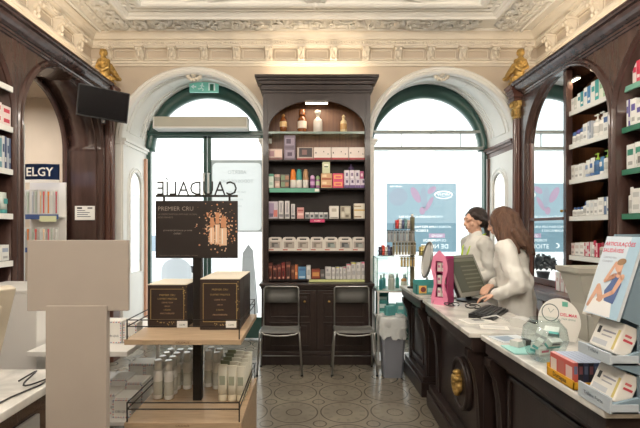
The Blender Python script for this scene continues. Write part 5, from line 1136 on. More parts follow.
# grey tapered bin and white folder behind
t = thing('dispenser_bin', 'grey plastic tapered bin standing on the marble counter behind the poster display', 'bin', (1.52, 2.3, .901))
mb = MB(); GP = mat('warm_grey_plastic', (168, 166, 156), .5)
R4 = lambda w, d, z, yo=0: [(-w, yo - d, z), (w, yo - d, z), (w, yo + d, z), (-w, yo + d, z)]
mb.rings([R4(.036, .045, 0), R4(.06, .065, .2), R4(.102, .09, .355), R4(.122, .1, .37), R4(.122, .1, .395), R4(.11, .09, .395), R4(.09, .08, .36), R4(.07, .06, .34)], GP, smooth=False); mb.build('body', t)
mb = MB(); mb.rings([R4(.032, .02, .02, -.07), R4(.062, .02, .25, -.1), R4(.066, .02, .255, -.1)], GP, smooth=False); mb.build('front_flap', t)
mb = MB(); mb.text('SR', .05, .03, -.0965, .365, ink((120, 120, 116))); mb.build('lettering', t)
# --------------- middle counter
mb = MB(); PK, MG = mat('pink_card', (226, 138, 170), .45), mat('magenta_card', (154, 44, 96), .45)
t = thing('pink_display', 'pink wavy-edged card display of small white packs on the middle marble counter', 'display stand', (1.08, 3.41, .901), math.radians(-40))
L_ = [(-.055 - .012 * math.sin(v / .38 * PI * 3 + .6), v) for v in [.38 * k / 24 for k in range(25)]]
R_ = [(-u, v) for u, v in reversed(L_)]
top = [(-.03, .40), (0, .43), (.03, .40)]
outer = L_ + top + R_
hole = [(-.028 - .006 * math.sin(v / .38 * PI * 3 + .6), v) for v in [.05 + .30 * k / 14 for k in range(15)]]
hole = hole + [(-u, v) for u, v in reversed(hole)]
for a, b in ((L_, hole[:15]),):
    pass
def strip(mb, A, B, m, y0, y1):
    n = min(len(A), len(B)); A = [A[int(k * (len(A) - 1) / (n - 1))] for k in range(n)]; B = [B[int(k * (len(B) - 1) / (n - 1))] for k in range(n)]
    mb.rings([[(a[0], y0, a[1]), (b[0], y0, b[1]), (b[0], y1, b[1]), (a[0], y1, a[1])] for a, b in zip(A, B)], m, smooth=False)
strip(mb, L_, hole[:15], PK, -.07, -.055); strip(mb, list(reversed(R_)), list(reversed(hole[15:])), PK, -.07, -.055)
mb.prism([(-.05, 0), (.05, 0), (.034, .055), (-.034, .055)], lambda u, w, d: (u, d, w), -.0705, -.0545, PK); mb.prism([(-.034, .345), (.034, .345), (.05, .38), (.03, .40), (0, .43), (-.03, .40), (-.05, .38)], lambda u, w, d: (u, d, w), -.0705, -.0545, PK); mb.build('front_panel', t)
mb = MB(); mb.box(-.05, -.044, -.055, .07, 0, .36, MG); mb.box(.056, .062, -.055, .075, 0, .36, MG); mb.box(-.05, .062, .068, .075, 0, .38, MG); mb.build('side_panel', t)['label'] = 'magenta side of the display'
for z in (.06, .16, .26): mb = MB(); mb.box(-.044, .056, -.053, .068, z - .006, z, MG); mb.build('shelf', t)
for k in range(3):
    for j in range(2):
        th = Matrix.Rotation(math.radians(-40), 4, 'Z') @ Vector((-.012 + .034 * j, -.03, 0)); mb = MB(); mb.box(-.014, .014, -.012, .012, 0, .07, PAPER, .002); mb.rect(-.009, .009, .03, .05, -.0126, ink((190, 120, 150)))
        tag(mb.build('small_pack', loc=(1.08 + th.x, 3.41 + th.y, .962 + .1 * k), rotz=math.radians(-40)), 'small white pack on the %s level of the pink display' % ('lowest', 'middle', 'top')[k], 'box', 'white packs on the %s level of the pink display' % ('lowest', 'middle', 'top')[k])
# computer monitor
t = thing('computer_monitor', 'flat computer monitor tilted toward the two clerks on the middle counter', 'monitor', (1.375, 3.515, .901), math.radians(34))
mt = Matrix.Translation((0, 0, .045)) @ Matrix.Rotation(math.radians(-26), 4, 'X')
SIL = mat('silver_plastic', (128, 128, 120), .4)
mb = MB(); mb.M = mt; mb.box(-.19, .19, -.018, -.004, 0, .36, SIL, .004); mb.box(-.185, .185, -.004, .03, .006, .354, BLACK, .01); mb.build('housing', t)
mb = MB(); mb.M = mt; mb.rect(-.165, .165, .035, .335, -.0186, mat('olive_screen', (84, 86, 74), .25)); mb.rect(-.16, .16, .30, .33, -.019, mat('olive_screen_bar', (120, 122, 108), .25)); mb.rect(-.16, -.06, .05, .29, -.019, mat('olive_screen_pane', (84, 88, 80), .25))
for k in range(6): mb.rect(-.05, .15, .07 + k * .036, .082 + k * .036, -.019, mat('olive_screen_row', (110, 112, 100), .25))
mb.build('screen', t)
mb = MB(); mb.lathe([(.11, 0), (.11, .008), (.1, .014), (.03, .022)], BLACK, (0, .04, 0), n=24); mb.cyl((0, .05, .015), (0, .085, .16), .025, BLACK); mb.build('stand', t)
rnd = random.Random(4)
for k in range(2):
    p = Vector((1.20 + .05 * k, 3.35 + .03 * k, .906)); pts = []
    for j in range(26):
        a_ = j * .55 + k; pts.append((1.07 + .15 * k + .045 * math.cos(a_) + .002 * j, 3.25 - .04 * k + .04 * math.sin(a_ * 1.2), .907 + .012 * (1 + math.sin(a_ * .7 + k))))
    tag(MB().tube(pts, .004, BLACK).build('cable'), 'black cable tangled at the foot of the computer monitor', 'cable', 'black cables at the monitor foot')
t = thing('label_printer', 'white label printer behind the computer monitor', 'printer', (1.13, 3.585, .901)); mb = MB(); mb.box(-.05, .05, -.03, .03, 0, .16, WHITEL, .012); mb.build('housing', t); mb = MB(); mb.box(-.04, .04, -.033, -.028, .1, .115, BLACK); mb.build('slot', t)
t = thing('keyboard', 'black keyboard on the middle marble counter in front of the long-haired clerk', 'keyboard', (1.27, 2.98, .901), math.radians(52))
mb = MB(); mb.prism([(-.08, 0), (.08, 0), (.08, .028), (.06, .03), (-.08, .014)], lambda u, w, d: (d, u, w), -.2, .2, BLACK); mb.build('case', t)
for r_ in range(5):
    mb = MB()
    for c_ in range(14): mb.box(-.19 + c_ * .0272, -.19 + c_ * .0272 + .023, -.068 + r_ * .026, -.068 + r_ * .026 + .021, .017 + r_ * .003, .026 + r_ * .003, mat('key_grey', (52, 52, 54), .5), .002)
    mb.build('key_row', t)
t = thing('card_terminal', 'grey and white payment terminal with cord beside the keyboard', 'card terminal', (1.34, 2.58, .901), math.radians(40))
mb = MB(); mb.prism([(-.09, 0), (.09, 0), (.09, .05), (.04, .055), (-.09, .025)], lambda u, w, d: (d, u, w), -.045, .045, mat('terminal_grey', (196, 196, 192), .4)); mb.build('body', t)
mb = MB(); mb.box(-.034, .034, -.05, .02, .03, .046, BLACK, .003); mb.build('keypad', t)
mb = MB(); mb.tube([(-.03, .09, .02), (-.08, .16, .06), (-.06, .25, .03), (.0, .3, .01)], .005, ink((206, 206, 204))); mb.build('cord', t)
mb = MB(); mb.box(-.1, .1, -.075, .075, 0, .003, PAPER, .001)
for k in range(5): mb.quad([(-.08, -.055 + k * .024, .0036), (.05 - .02 * (k % 2), -.055 + k * .024, .0036), (.05 - .02 * (k % 2), -.047 + k * .024, .0036), (-.08, -.047 + k * .024, .0036)], ink((150, 152, 156)))
mb.quad([(-.02, .0, .0038), (.05, .0, .0038), (.05, .05, .0038), (-.02, .05, .0038)], ink((110, 112, 112))); tag(mb.build('document', loc=(1.10, 2.76, .901), rotz=.15), 'printed form lying on the middle counter near its front corner', 'paper')
mb = MB(); mb.box(-.08, .08, -.05, .05, 0, .003, PAPER, .001); mb.quad([(-.06, -.03, .0036), (.06, -.03, .0036), (.06, .03, .0036), (-.06, .03, .0036)], ink((206, 206, 202))); tag(mb.build('document', loc=(1.13, 2.58, .901), rotz=-.3), 'plain white slip lying beside the printed form on the middle counter', 'paper')
# --------------- far counter
t = thing('product_tray', 'teal and orange card tray of small packs on the far marble counter', 'tray', (1.115, 3.96, .901))
TEA = mat('teal_card', (70, 152, 150), .45); mb = MB(); mb.box(-.12, .12, -.07, .07, 0, .004, TEA); mb.box(-.12, .12, -.07, -.066, 0, .09, TEA); mb.box(-.12, .12, .066, .07, 0, .12, TEA); mb.box(-.12, -.116, -.07, .07, 0, .09, TEA); mb.box(.116, .12, -.07, .07, 0, .09, TEA)
mb.rect(-.1, -.03, .01, .08, -.0708, ink((226, 180, 96))); mb.rect(-.02, .1, .02, .06, -.0708, ink((150, 206, 204))); mb.poly([(-.06 + .025 * math.cos(k * PI / 6), -.0712, .045 + .025 * math.sin(k * PI / 6)) for k in range(12)], ink((120, 60, 60))); mb.build('tray', t)
mb = MB(); mb.box(-.05, .05, -.045, .045, 0, .025, ink((204, 84, 64)), .004); tag(mb.build('flat_box', loc=(1.055, 3.96, .906), rotz=.05), 'flat coral box lying in the teal card tray', 'box')
mb = MB(); mb.box(-.05, .05, -.04, .04, 0, .06, ink((60, 66, 78)), .004); tag(mb.build('flat_box', loc=(1.175, 3.97, .906)), 'dark upright box in the teal card tray', 'box')
t = thing('table_mirror', 'oval silver-framed counter mirror turned sideways near the pink display', 'mirror', (1.16, 4.14, .901), math.radians(-74))
mb = MB(); mb.M = Matrix.Translation((0, 0, .30)) @ Matrix.Rotation(math.radians(-10), 4, 'X'); mb.tube([(.075 * math.cos(2 * PI * k / 32), 0, .17 * math.sin(2 * PI * k / 32)) for k in range(32)], .012, CHROME, closed=True, n=8); mb.build('frame', t)
mb = MB(); mb.M = Matrix.Translation((0, 0, .30)) @ Matrix.Rotation(math.radians(-10), 4, 'X'); mb.prism([(.07 * math.cos(2 * PI * k / 32), .165 * math.sin(2 * PI * k / 32)) for k in range(32)], lambda u, w, d: (u, d, w), -.003, .005, mat('pale_silver', (206, 208, 206), .3)); mb.build('mirror_glass', t)
mb = MB(); mb.lathe([(.06, 0), (.06, .008), (.012, .016), (.01, .13)], CHROME, n=20); mb.build('foot', t)
t = thing('revolving_rack', 'tall revolving rack hung with small packs on the far marble counter', 'rack', (1.06, 4.32, .901))
mb = MB(); mb.lathe([(.05, 0), (.05, .012), (.02, .02)], DKMET, n=20); mb.build('base', t)
mb = MB(); mb.box(-.02, .02, -.012, .012, .015, .72, mat('olive_post', (96, 92, 66), .5)); mb.cyl((0, 0, .72), (0, 0, .75), .012, PAPER); mb.build('post', t)
def basket(xc, zc, w, h):
    mb = MB()
    for z in (0, h * .5): 
        mb.tube([(xc - w, -.06, zc + z), (xc + w, -.06, zc + z), (xc + w, .06, zc + z), (xc - w, .06, zc + z)], .003, DKMET, closed=True, n=5)
    for k in range(7): x = xc - w + 2 * w * k / 6; mb.tube([(x, -.06, zc + h * .5), (x, -.06, zc), (x, .06, zc), (x, .06, zc + h * .5)], .002, DKMET, n=5)
    return mb.build('wire_basket', t)
basket(-.10, .60, .08, .10); basket(-.27, .33, .075, .09); basket(.125, .33, .06, .09)
for z, x0, x1 in ((.60 - .015, -.27, .02), (.475, -.22, .02), (.325, -.14, .02)):
    mb = MB(); mb.tube([(x0, -.05, z), (x1, -.05, z)], .004, DKMET, n=6); mb.tube([(0, 0, z), (0, -.05, z)], .004, DKMET, n=6)
    for k in range(int((x1 - x0) / .03)): mb.tube([(x0 + .015 + k * .03, -.05, z), (x0 + .015 + k * .03, -.085, z - .004)], .0018, CHROME, n=5)
    mb.build('hook_rail', t)
rnd = random.Random(8)
def hang(n, x0, z, h, cols, row_):
    for k in range(n):
        c = cols[k % len(cols)]; mb = MB(); w = .012; mb.box(-w, w, -.004, .004, -h, 0, ink((150, 146, 136), .3), .002); mb.box(-w * .55, w * .55, -.009, -.004, -h * .9, -h * .3, ink(c, .3), .002); mb.rect(-w * .9, w * .9, -h * .22, -h * .04, -.0046, ink(tuple(int(v * .7) for v in c)))
        tag(mb.build('hanging_pack', loc=(1.06 + x0 + .015 + k * .03, 4.32 - .078, .901 + z - .006)), '%s pack along the %s hook row of the revolving rack' % (ORD[k], row_), 'pack', 'packs on the %s hook row of the revolving rack' % row_)
hang(9, -.27, .585, .11, [(150, 150, 152), (120, 120, 126), (176, 172, 164), (96, 92, 90)], 'upper'); hang(8, -.22, .475, .13, [(120, 108, 70), (150, 138, 92), (96, 86, 56), (134, 120, 84)], 'middle'); hang(5, -.14, .325, .10, [(196, 166, 90), (170, 140, 80), (206, 186, 120)], 'lower')
for nm, xc, zc, n, cols in (('top', -.10, .60, 5, [(206, 60, 56), (226, 226, 226), (70, 80, 120), (110, 150, 150), (196, 180, 170)]), ('outer', -.27, .33, 5, [(70, 66, 84), (206, 74, 60), (220, 214, 206), (90, 96, 130), (60, 60, 66)]), ('inner', .125, .33, 4, [(206, 190, 110), (226, 214, 170), (150, 130, 70), (90, 84, 70)])):
    for k in range(n):
        w = .13 / n * (1 if nm != 'inner' else .74); mb = MB(); hh = .085 + .015 * (k % 2); mb.box(-w / 2, w / 2, -.035, .035, 0, hh, ink(cols[k]), .003); mb.rect(-w * .3, w * .3, .03, .06, -.0356, ink(tuple(min(255, v + 50) for v in cols[k])))
        tag(mb.build('basket_pack', loc=(1.06 + xc + (k - (n - 1) / 2) * (w + .002), 4.32, .905 + zc)), '%s coloured pack in the %s wire basket of the revolving rack' % (ORD[k], nm), 'pack', 'packs in the %s wire basket' % nm)
# white window stand with the clear case, and the bin
t = thing('window_stand', 'white two-level display stand in the corner of the window beside the dresser', 'display stand', (.985, 4.84, 0))
mb = MB(); mb.box(-.225, .225, -.17, .17, .80, .82, WHITEL, .003); mb.build('top', t)
mb = MB(); mb.box(-.225, .225, -.17, .17, .50, .52, WHITEL, .003); mb.build('shelf', t)
mb = MB(); mb.box(-.22, .22, -.165, .165, 0, .05, WHITEL, .003); mb.build('plinth', t)
for sx in (-1, 1):
    for sy in (-1, 1): mb = MB(); mb.box(sx * .21 - .01, sx * .21 + .01, sy * .155 - .01, sy * .155 + .01, .05, .80, WHITEL); mb.build('post', t)
t = thing('acrylic_case', 'clear acrylic case holding teal products on the white window stand', 'display case', (.965, 4.83, .821))
mb = MB()
for a in ((-.2, .2, -.15, -.146, 0, .36), (-.2, .2, .146, .15, 0, .36), (-.2, -.196, -.15, .15, 0, .36), (.196, .2, -.15, .15, 0, .36), (-.2, .2, -.15, .15, .18, .184)): mb.box(*a, ACRYL)
mb.build('panels', t)
mb = MB(); EG = mat('acrylic_edge', (150, 190, 180), .2)
for sx in (-.2, .2):
    for sy in (-.15, .15): mb.box(sx - .004, sx + .004, sy - .004, sy + .004, 0, .362, EG)
for z in (0.004, .36):
    for sy in (-.15, .15): mb.box(-.2, .2, sy - .003, sy + .003, z - .003, z + .003, EG)
    for sx in (-.2, .2): mb.box(sx - .003, sx + .003, -.15, .15, z - .003, z + .003, EG)
mb.build('edges', t)
for k, (x, y_, h, c) in enumerate(((-.15, -.08, .165, (90, 170, 180)), (-.1, .02, .175, (110, 190, 190)), (-.01, .06, .17, (120, 150, 200)), (.06, .05, .17, (100, 180, 170)), (.125, .0, .16, (120, 200, 200)), (.16, .08, .17, (90, 160, 170)))):
    bottle('teal_bottle', 'teal bottle in the acrylic case, %s from the dresser' % ORD[k], 'bottle', 'teal bottles in the acrylic case', .022, h, c, (206, 224, 224), (.965 + x, 4.83 + y_, .823), kind='cap')
bottle('white_canister', 'tall white canister at the front of the acrylic case', 'canister', None, .038, .175, (232, 230, 224), (226, 226, 222), (.93, 4.74, .823), kind='dome', shoulder=.8)
bottle('white_canister', 'white and orange canister in the acrylic case beside the rack', 'canister', None, .034, .13, (232, 226, 214), (222, 150, 80), (1.07, 4.75, .823), kind='dome', shoulder=.75)
for k, (x, y_, w, h, z) in enumerate(((-.15, -.06, .1, .18, .52), (-.04, -.06, .08, .14, .52), (.05, -.06, .08, .15, .52), (.14, -.06, .08, .13, .52), (-.13, .07, .14, .255, .52))):
    pack('teal_carton', 'teal carton on the lower level of the window stand, %s' % ('front row, %s from the dresser' % ORD[k] if k < 4 else 'tall one at the back'), 'box', 'teal cartons on the window stand', w, .08, h, ((64, 140, 136), (84, 170, 168), (110, 190, 188), (74, 150, 150), (40, 110, 108))[k], (.985 + x, 4.84 + y_, z + .001), 0, [(.15, .85, .55, .8, (206, 228, 226)), (.15, .6, .2, .35, (150, 206, 204))])
t = thing('waste_bin', 'grey plastic bin with crumpled liner between the chair and the far counter', 'bin', (.862, 4.36, 0))
mb = MB(); BG = mat('smoky_plastic', (120, 124, 134), .35)
R4r = lambda w, d, z: [(sx * w + ox, sy * d + oy, z) for sx, sy, ox, oy in ((-1, -1, .02, 0), (1, -1, -.02, 0), (1, -1, 0, .02), (1, 1, 0, -.02), (1, 1, -.02, 0), (-1, 1, .02, 0), (-1, 1, 0, -.02), (-1, -1, 0, .02))]
mb.rings([R4r(.095, .085, .0), R4r(.1, .09, .05), R4r(.122, .105, .56), R4r(.128, .11, .565), R4r(.128, .11, .58), R4r(.115, .1, .58), R4r(.1, .085, .3)], BG, smooth=False); mb.build('body', t)
mb = MB(); rnd = random.Random(2); BAG = mat('crumpled_film', (196, 200, 200), .25, bump=.4, bscale=25); N_ = 40
def rg(f, z, amp): return [((.118 + f) * max(-1, min(1, 1.25 * math.cos(2 * PI * k / N_))) + amp * (rnd.random() - .5), (.1 + f) * max(-1, min(1, 1.25 * math.sin(2 * PI * k / N_))) + amp * (rnd.random() - .5), z + amp * (rnd.random() - .5)) for k in range(N_)]
mb.rings([rg(-.025, .5, .01), rg(-.012, .585, .012), rg(.006, .615, .02), rg(.018, .60, .016), rg(.02, .54, .022), rg(.016, .50, .03)], BAG, cap0=True, cap1=False); mb.rings([rg(.018, .55, .03), rg(.022, .47, .03), rg(.018, .41, .05)], BAG, cap0=False, cap1=False)
mb.build('liner', t)
mb = MB(); mb.box(-.05, .05, -.03, .03, 0, .1, mat('teal_film', (84, 150, 150), .3), .01); tag(mb.build('teal_wrapper', loc=(.84, 4.36, .615), rotz=.4), 'teal wrapper poking out of the grey bin', 'wrapper')
# flowers seen in the mirror door
t = thing('flower_pot', 'dark leafy bouquet in a pot on a pedestal by the window reveal', 'plant', (1.98, 5.2, 0))
mb = MB(); mb.lathe([(.1, 0), (.1, .03), (.05, .05), (.05, .8), (.1, .83), (.1, .85)], WHITEL, n=20); mb.build('pedestal', t)
mb = MB(); mb.lathe([(.05, .85), (.075, .97), (.08, .98), (.065, .98)], mat('grey_pot', (90, 92, 96), .5), n=18); mb.build('pot', t)
mb = MB(); rnd = random.Random(9); LF = mat('dusky_leaf', (108, 114, 118), .6)
for k in range(260):
    a_, b_ = rnd.random() * 2 * PI, math.acos(rnd.random() * 1.3 - .3); r = .07 + .06 * rnd.random(); c = Vector((r * math.sin(b_) * math.cos(a_) * 1.2, r * math.sin(b_) * math.sin(a_) * 1.2, 1.05 + r * math.cos(b_))); d = Vector((rnd.gauss(0, 1), rnd.gauss(0, 1), rnd.gauss(0, 1))).normalized(); e = d.orthogonal().normalized()
    mb.quad([c - d * .034, c - e * .018 + Vector((0, 0, .004)), c + d * .034, c + e * .018 + Vector((0, 0, .004))], LF)
mb.build('foliage', t)
# outside, seen through the glazed door
t = thing('cafe_chair', 'frosted round-backed chair on the pavement outside the shop door', 'chair', (-2.33, 7.6, -.02), .2)
FR = mat('frosted_plastic', (190, 198, 206), .4)
mb = MB(); o_ = [(-.25, .44), (.25, .44)] + [(.25 * math.cos(a_), .8 + .22 * math.sin(a_)) for a_ in (PI * k / 14 for k in range(15))]; mb.prism(o_, lambda u, w, d: (u, -.2 + d + (w - .44) * -.1, w), 0, .03, FR); mb.build('backrest', t)
mb = MB(); mb.box(-.25, .25, -.2, .25, .42, .46, FR, .01); mb.build('seat', t)
for sx in (-1, 1):
    for sy in (-.18, .22): mb = MB(); mb.cyl((sx * .22, sy, 0), (sx * .21, sy, .43), .016, FR); mb.build('leg', t)
t = thing('parked_car', 'pale parked car across the pavement outside the shop door', 'car', (-4.2, 10.5, -.02)); CARM = mat('pale_car_paint', (206, 210, 214), .3)
prof = [(-2.0, .25), (2.0, .25), (2.0, .7), (1.7, .85), (1.0, .95), (.5, 1.42), (-.9, 1.45), (-1.6, .95), (-2.0, .85)]
mb = MB(); mb.prism(prof, lambda u, w, d: (u, d, w), 0, 1.6, CARM); mb.build('body', t)
mb = MB(); mb.prism([(.85, .97), (.42, 1.36), (-.2, 1.37), (-.2, .97)], lambda u, w, d: (u, d, w), -.01, 1.61, mat('car_glass', (120, 134, 144), .1)); mb.prism([(-.3, .97), (-.3, 1.37), (-.85, 1.38), (-1.4, .97)], lambda u, w, d: (u, d, w), -.01, 1.61, mat('car_glass', (120, 134, 144), .1)); mb.build('side_window', t)
for x in (-1.25, 1.25):
    for y_ in (.02, 1.58): mb = MB(); mb.cyl((x, y_ - .1, .31), (x, y_ + .1, .31), .31, BLACK, n=24); mb.cyl((x, y_ - .105, .31), (x, y_ + .105, .31), .18, CHROME, n=18); mb.build('wheel', t)
t = thing('pavement_sign', 'grey folding pavement sign outside the shop door', 'sign', (-1.02, 7.4, -.02)); mb = MB(); GS = mat('sign_grey', (150, 152, 152), .5)
mb.prism([(-.16, 0), (.12, 0), (.06, 1.15), (-.02, 1.25), (-.12, 1.1)], lambda u, w, d: (u, d, w), 0, .03, GS); mb.build('front_board', t); mb = MB(); mb.prism([(-.16, 0), (.12, 0), (.06, 1.15), (-.12, 1.1)], lambda u, w, d: (u, d + (1.2 - w) * .25, w), .0, .03, GS); mb.build('back_board', t)
# ================================================================== the two clerks
SKIN = mat('skin', (212, 168, 144), .5, var=.04); COAT = mat('white_coat', (228, 227, 221), .75, bump=1.0, bscale=6, stretch=(1, 1, .55), bdist=.07); DARKC = mat('dark_trousers', (50, 52, 62), .8)
def hand(caps, wrist, d, n, s, L=.17, curl=.6):
    """palm and five bent fingers; d: pointing direction, n: direction the palm faces, s: +1 left hand / -1 right"""
    d, n = Vector(d).normalized(), Vector(n).normalized(); n = (n - d * n.dot(d)).normalized(); u = d.cross(n) * s; w = Vector(wrist); k = L / .17
    for t_ in (-.022, -.008, .008, .022): caps.append((w + d * .012 + u * t_ * .7 * k, .0135 * k, w + d * .078 * k + u * t_ * 1.25 * k, .0115 * k))
    for j, (t_, l) in enumerate(((-.03, .060), (-.011, .074), (.009, .080), (.029, .072))):
        b = w + d * .082 * k + u * t_ * k; l *= k; a1, a2, a3 = curl * .4, curl * 1.0, curl * 1.5
        p1 = b + (d * math.cos(a1) + n * math.sin(a1)) * l * .45; p2 = p1 + (d * math.cos(a2) + n * math.sin(a2)) * l * .32; p3 = p2 + (d * math.cos(a3) + n * math.sin(a3)) * l * .23
        caps += [(b, .0088 * k, p1, .0082 * k), (p1, .0082 * k, p2, .0076 * k), (p2, .0076 * k, p3, .0064 * k)]
    b = w + d * .025 * k + u * .024 * k; p1 = b + (d * .7 + u * .6 + n * .3).normalized() * .045 * k; p2 = p1 + (d * .9 + u * .1 + n * .4).normalized() * .032 * k
    caps += [(b, .0125 * k, p1, .0098 * k), (p1, .0098 * k, p2, .0078 * k)]
def clerk(label, loc, rz, H, head, tilt, arms, hair_fn, extras=None, lean=.05):
    t = thing('person', label, 'person', loc, rz)
    k = H / 1.67; hx, hy, hz = head
    sh = 1.36 * k; ly = -lean
    caps, balls = [], []
    # body: trunk, neck, legs
    caps += [((0, 0, .92 * k), .125, (0, ly * .5, 1.12 * k), .105), ((0, ly * .5, 1.12 * k), .105, (0, ly, 1.27 * k), .115), ((-.12, ly, sh), .05, (.12, ly, sh), .05), ((0, ly, sh), .06, (hx * .6, hy * .7, hz - .09), .05)]
    for s in (-1, 1): caps += [((s * .08, 0, .9 * k), .095, (s * .085, -.01, .48 * k), .058), ((s * .085, -.01, .48 * k), .056, (s * .09, .02, .09), .04), ((s * .09, .04, .04), .035, (s * .1, -.13, .035), .03)]
    Rh = Matrix.Rotation(tilt, 4, 'X'); hv = Vector((hx, hy, hz)); hp_ = lambda x, y, z: tuple(hv + Rh @ Vector((x, y, z)))
    R3 = Rh.to_3x3()
    balls += [(hp_(0, .012, .022), (.074, .092, .092), R3), (hp_(0, -.025, -.045), (.058, .062, .072), R3), (hp_(0, -.055, -.092), (.026, .024, .02), R3), (hp_(0, -.074, .02), (.055, .022, .03), R3)]
    caps += [(hp_(0, -.082, .022), .010, hp_(0, -.108, -.028), .0125), (hp_(0, -.108, -.03), .0125, hp_(0, -.088, -.036), .014), (hp_(-.013, -.088, -.058), .009, hp_(.013, -.088, -.058), .009), (hp_(-.011, -.085, -.069), .009, hp_(.011, -.085, -.069), .009), (hp_(0, -.02, -.05), .045, hp_(0, .0, -.12), .045)]
    for s in (-1, 1): balls += [(hp_(s * .074, .01, -.01), (.012, .022, .032), R3), (hp_(s * .040, -.058, -.03), (.021, .021, .022), R3)]
    coat = [((s * .05, 0, .70 * k), .136, (s * .045, 0, .95 * k), .13) for s in (-1, 1)] + [((s * .05, 0, .95 * k), .135, (s * .035, ly * .5, 1.12 * k), .118) for s in (-1, 1)] + [((0, 0, .95 * k), .135, (0, ly * .5, 1.12 * k), .122), ((0, ly * .5, 1.12 * k), .122, (0, ly, 1.27 * k), .13), ((-.125, ly, sh - .005), .066, (.125, ly, sh - .005), .066), ((0, ly, sh + .02), .075, (0, ly - .005, sh + .055), .062)]
    for s, (el, wr, hd, pn) in arms.items():
        S0 = Vector((s * .155, ly, sh - .015)); el, wr = Vector(el), Vector(wr)
        caps += [(S0, .05, el, .038), (el, .037, wr, .025)]; hand(caps, wr, hd, pn, s)
        coat += [(S0, .072, el, .064), (el, .064, el + (wr - el) * .88, .048), (el + (wr - el) * .55, .056, el + (wr - el) * .9, .05)]
    blob(caps, balls, .0055, SKIN, 'body', t, 2)
    ripple(blob(coat, [], .010, COAT, 'coat', t, 3), [(.016, (5, 5, 9), 3.1), (.011, (15, 15, 12), 7.7), (.006, (26, 26, 20), 1.3)])['label'] = 'white coat'
    blob([((s * .062, 0, .90 * k), .1, (s * .087, -.01, .48 * k), .072) for s in (-1, 1)] + [((s * .087, -.01, .48 * k), .07, (s * .092, .02, .12), .055) for s in (-1, 1)], [], .012, DARKC, 'trousers', t)
    for s in (-1, 1): blob([((s * .09, .05, .045), .045, (s * .1, -.15, .04), .038)], [], .008, BLACK, 'shoe', t)
    for s in (-1, 1):
        mb = MB(); c = hp_(s * .031, -.081, .004); mb.ball(c, (.008, .004, .0045), ink((232, 228, 222)), n=10, h=6); e = mb.build('eye', t); mb = MB(); c = hp_(s * .031, -.0855, .004); mb.ball(c, (.0042, .002, .0042), ink((60, 42, 34)), n=8, h=6); mb.build('iris', e)
        mb = MB(); mb.tube([hp_(s * .046, -.080, .024), hp_(s * .034, -.090, .029), hp_(s * .019, -.093, .026)], .002, ink((104, 76, 62))); mb.build('eyebrow', t)
    mb = MB(); mb.tube([hp_(-.02, -.090, -.063), hp_(0, -.0985, -.061), hp_(.02, -.090, -.063)], [.002, .0052, .002], ink((184, 108, 100))); mb.build('lips', t)
    hair_fn(t, hp_, R3)
    if extras: extras(t, hp_)
    return t
def hair_mat(name, rgb):
    m = mat(name, rgb, .42, var=.45, vscale=26, stretch=(9, 9, .5), bump=.6, bscale=60); return m
BROWN, DARKH = hair_mat('brown_hair', (96, 68, 52)), hair_mat('dark_hair', (52, 40, 36))
def long_hair(t, h, R3):
    caps = []
    for k in range(11):        # locks falling round the back and both sides
        a = math.radians(-60 + 30 * k) if False else math.radians(-35 + 25 * k)
        x, y = .078 * math.cos(a), .02 + .088 * math.sin(a)
        dn = .27 + .035 * math.sin(k * 1.7)
        a0, a1, a2 = h(x * .9, y, .04), h(x * 1.12, y * 1.12 + .005, -.09), h(x * 1.25, y * 1.2 + .02, -.18)
        e = Vector(h(x * 1.3, y * 1.25 + .03, -dn)); caps += [(a0, .026, a1, .032), (a1, .032, a2, .03), (a2, .03, e, .016)]
    e1 = h(.10, .09, -.10); caps += [(e1, .03, h(.12, .14, -.22), .02), (h(.09, .02, -.05), .026, h(.105, -.02, -.2), .022), (h(.105, -.02, -.2), .022, h(.1, -.03, -.28), .012)]
    o = blob(caps, [(h(0, .018, .035), (.085, .10, .094), R3), (h(0, .05, -.01), (.082, .07, .09), R3), (h(.05, -.03, .02), (.036, .05, .06), R3), (h(-.05, -.03, .02), (.036, .05, .06), R3)], .0065, BROWN, 'hair', t, 2); ripple(o, [(.007, (38, 38, 5), 2.0), (.005, (75, 75, 9), 5.0)]); o['label'] = 'long loose brown hair'
def tied_hair(t, h, R3):
    caps = [(h(0, .09, -.01), .035, h(0, .115, -.06), .03), (h(0, .115, -.06), .03, h(.01, .11, -.14), .02)]
    for s in (-1, 1): caps += [(h(s * .06, -.035, .055), .022, h(s * .075, .02, .01), .026), (h(s * .075, .02, .015), .026, h(s * .05, .085, -.03), .03)]
    o = blob(caps, [(h(0, .027, .038), (.085, .10, .093), R3), (h(0, .062, -.005), (.078, .066, .075), R3)], .0065, DARKH, 'hair', t, 2); ripple(o, [(.003, (30, 8, 60), 2.0)]); o['label'] = 'dark hair tied at the back'
def lanyard(t, h):
    LM = mat('lime_ribbon', (176, 206, 70), .5); mb = MB()
    for s in (-1, 1): mb.tube([(s * .03, .045, 1.455), (s * .06, .01, 1.445), (s * .07, -.06, 1.40), (s * .062, -.135, 1.33), (s * .035, -.165, 1.22), (.0, -.165, 1.12)], .009, LM, n=8)
    mb.build('lanyard', t)['label'] = 'lime green lanyard'
    mb = MB(); mb.box(.05, .085, -.168, -.16, 1.18, 1.25, BLACK, .004); mb.build('badge', t)
clerk('person with long brown hair and white coat typing at the monitor, back turned', (1.665, 3.38, 0), math.atan2(-.8, -.6), 1.67, (.0, -.115, 1.552), math.radians(14),
      {1: ((.235, .05, 1.07), (.245, -.10, 1.0), (.1, -.9, -.25), (0, 0, -1)), -1: ((-.18, -.08, 1.09), (-.05, -.2, 1.04), (.9, -.3, -.3), (0, 0, -1))}, long_hair, None, .05)
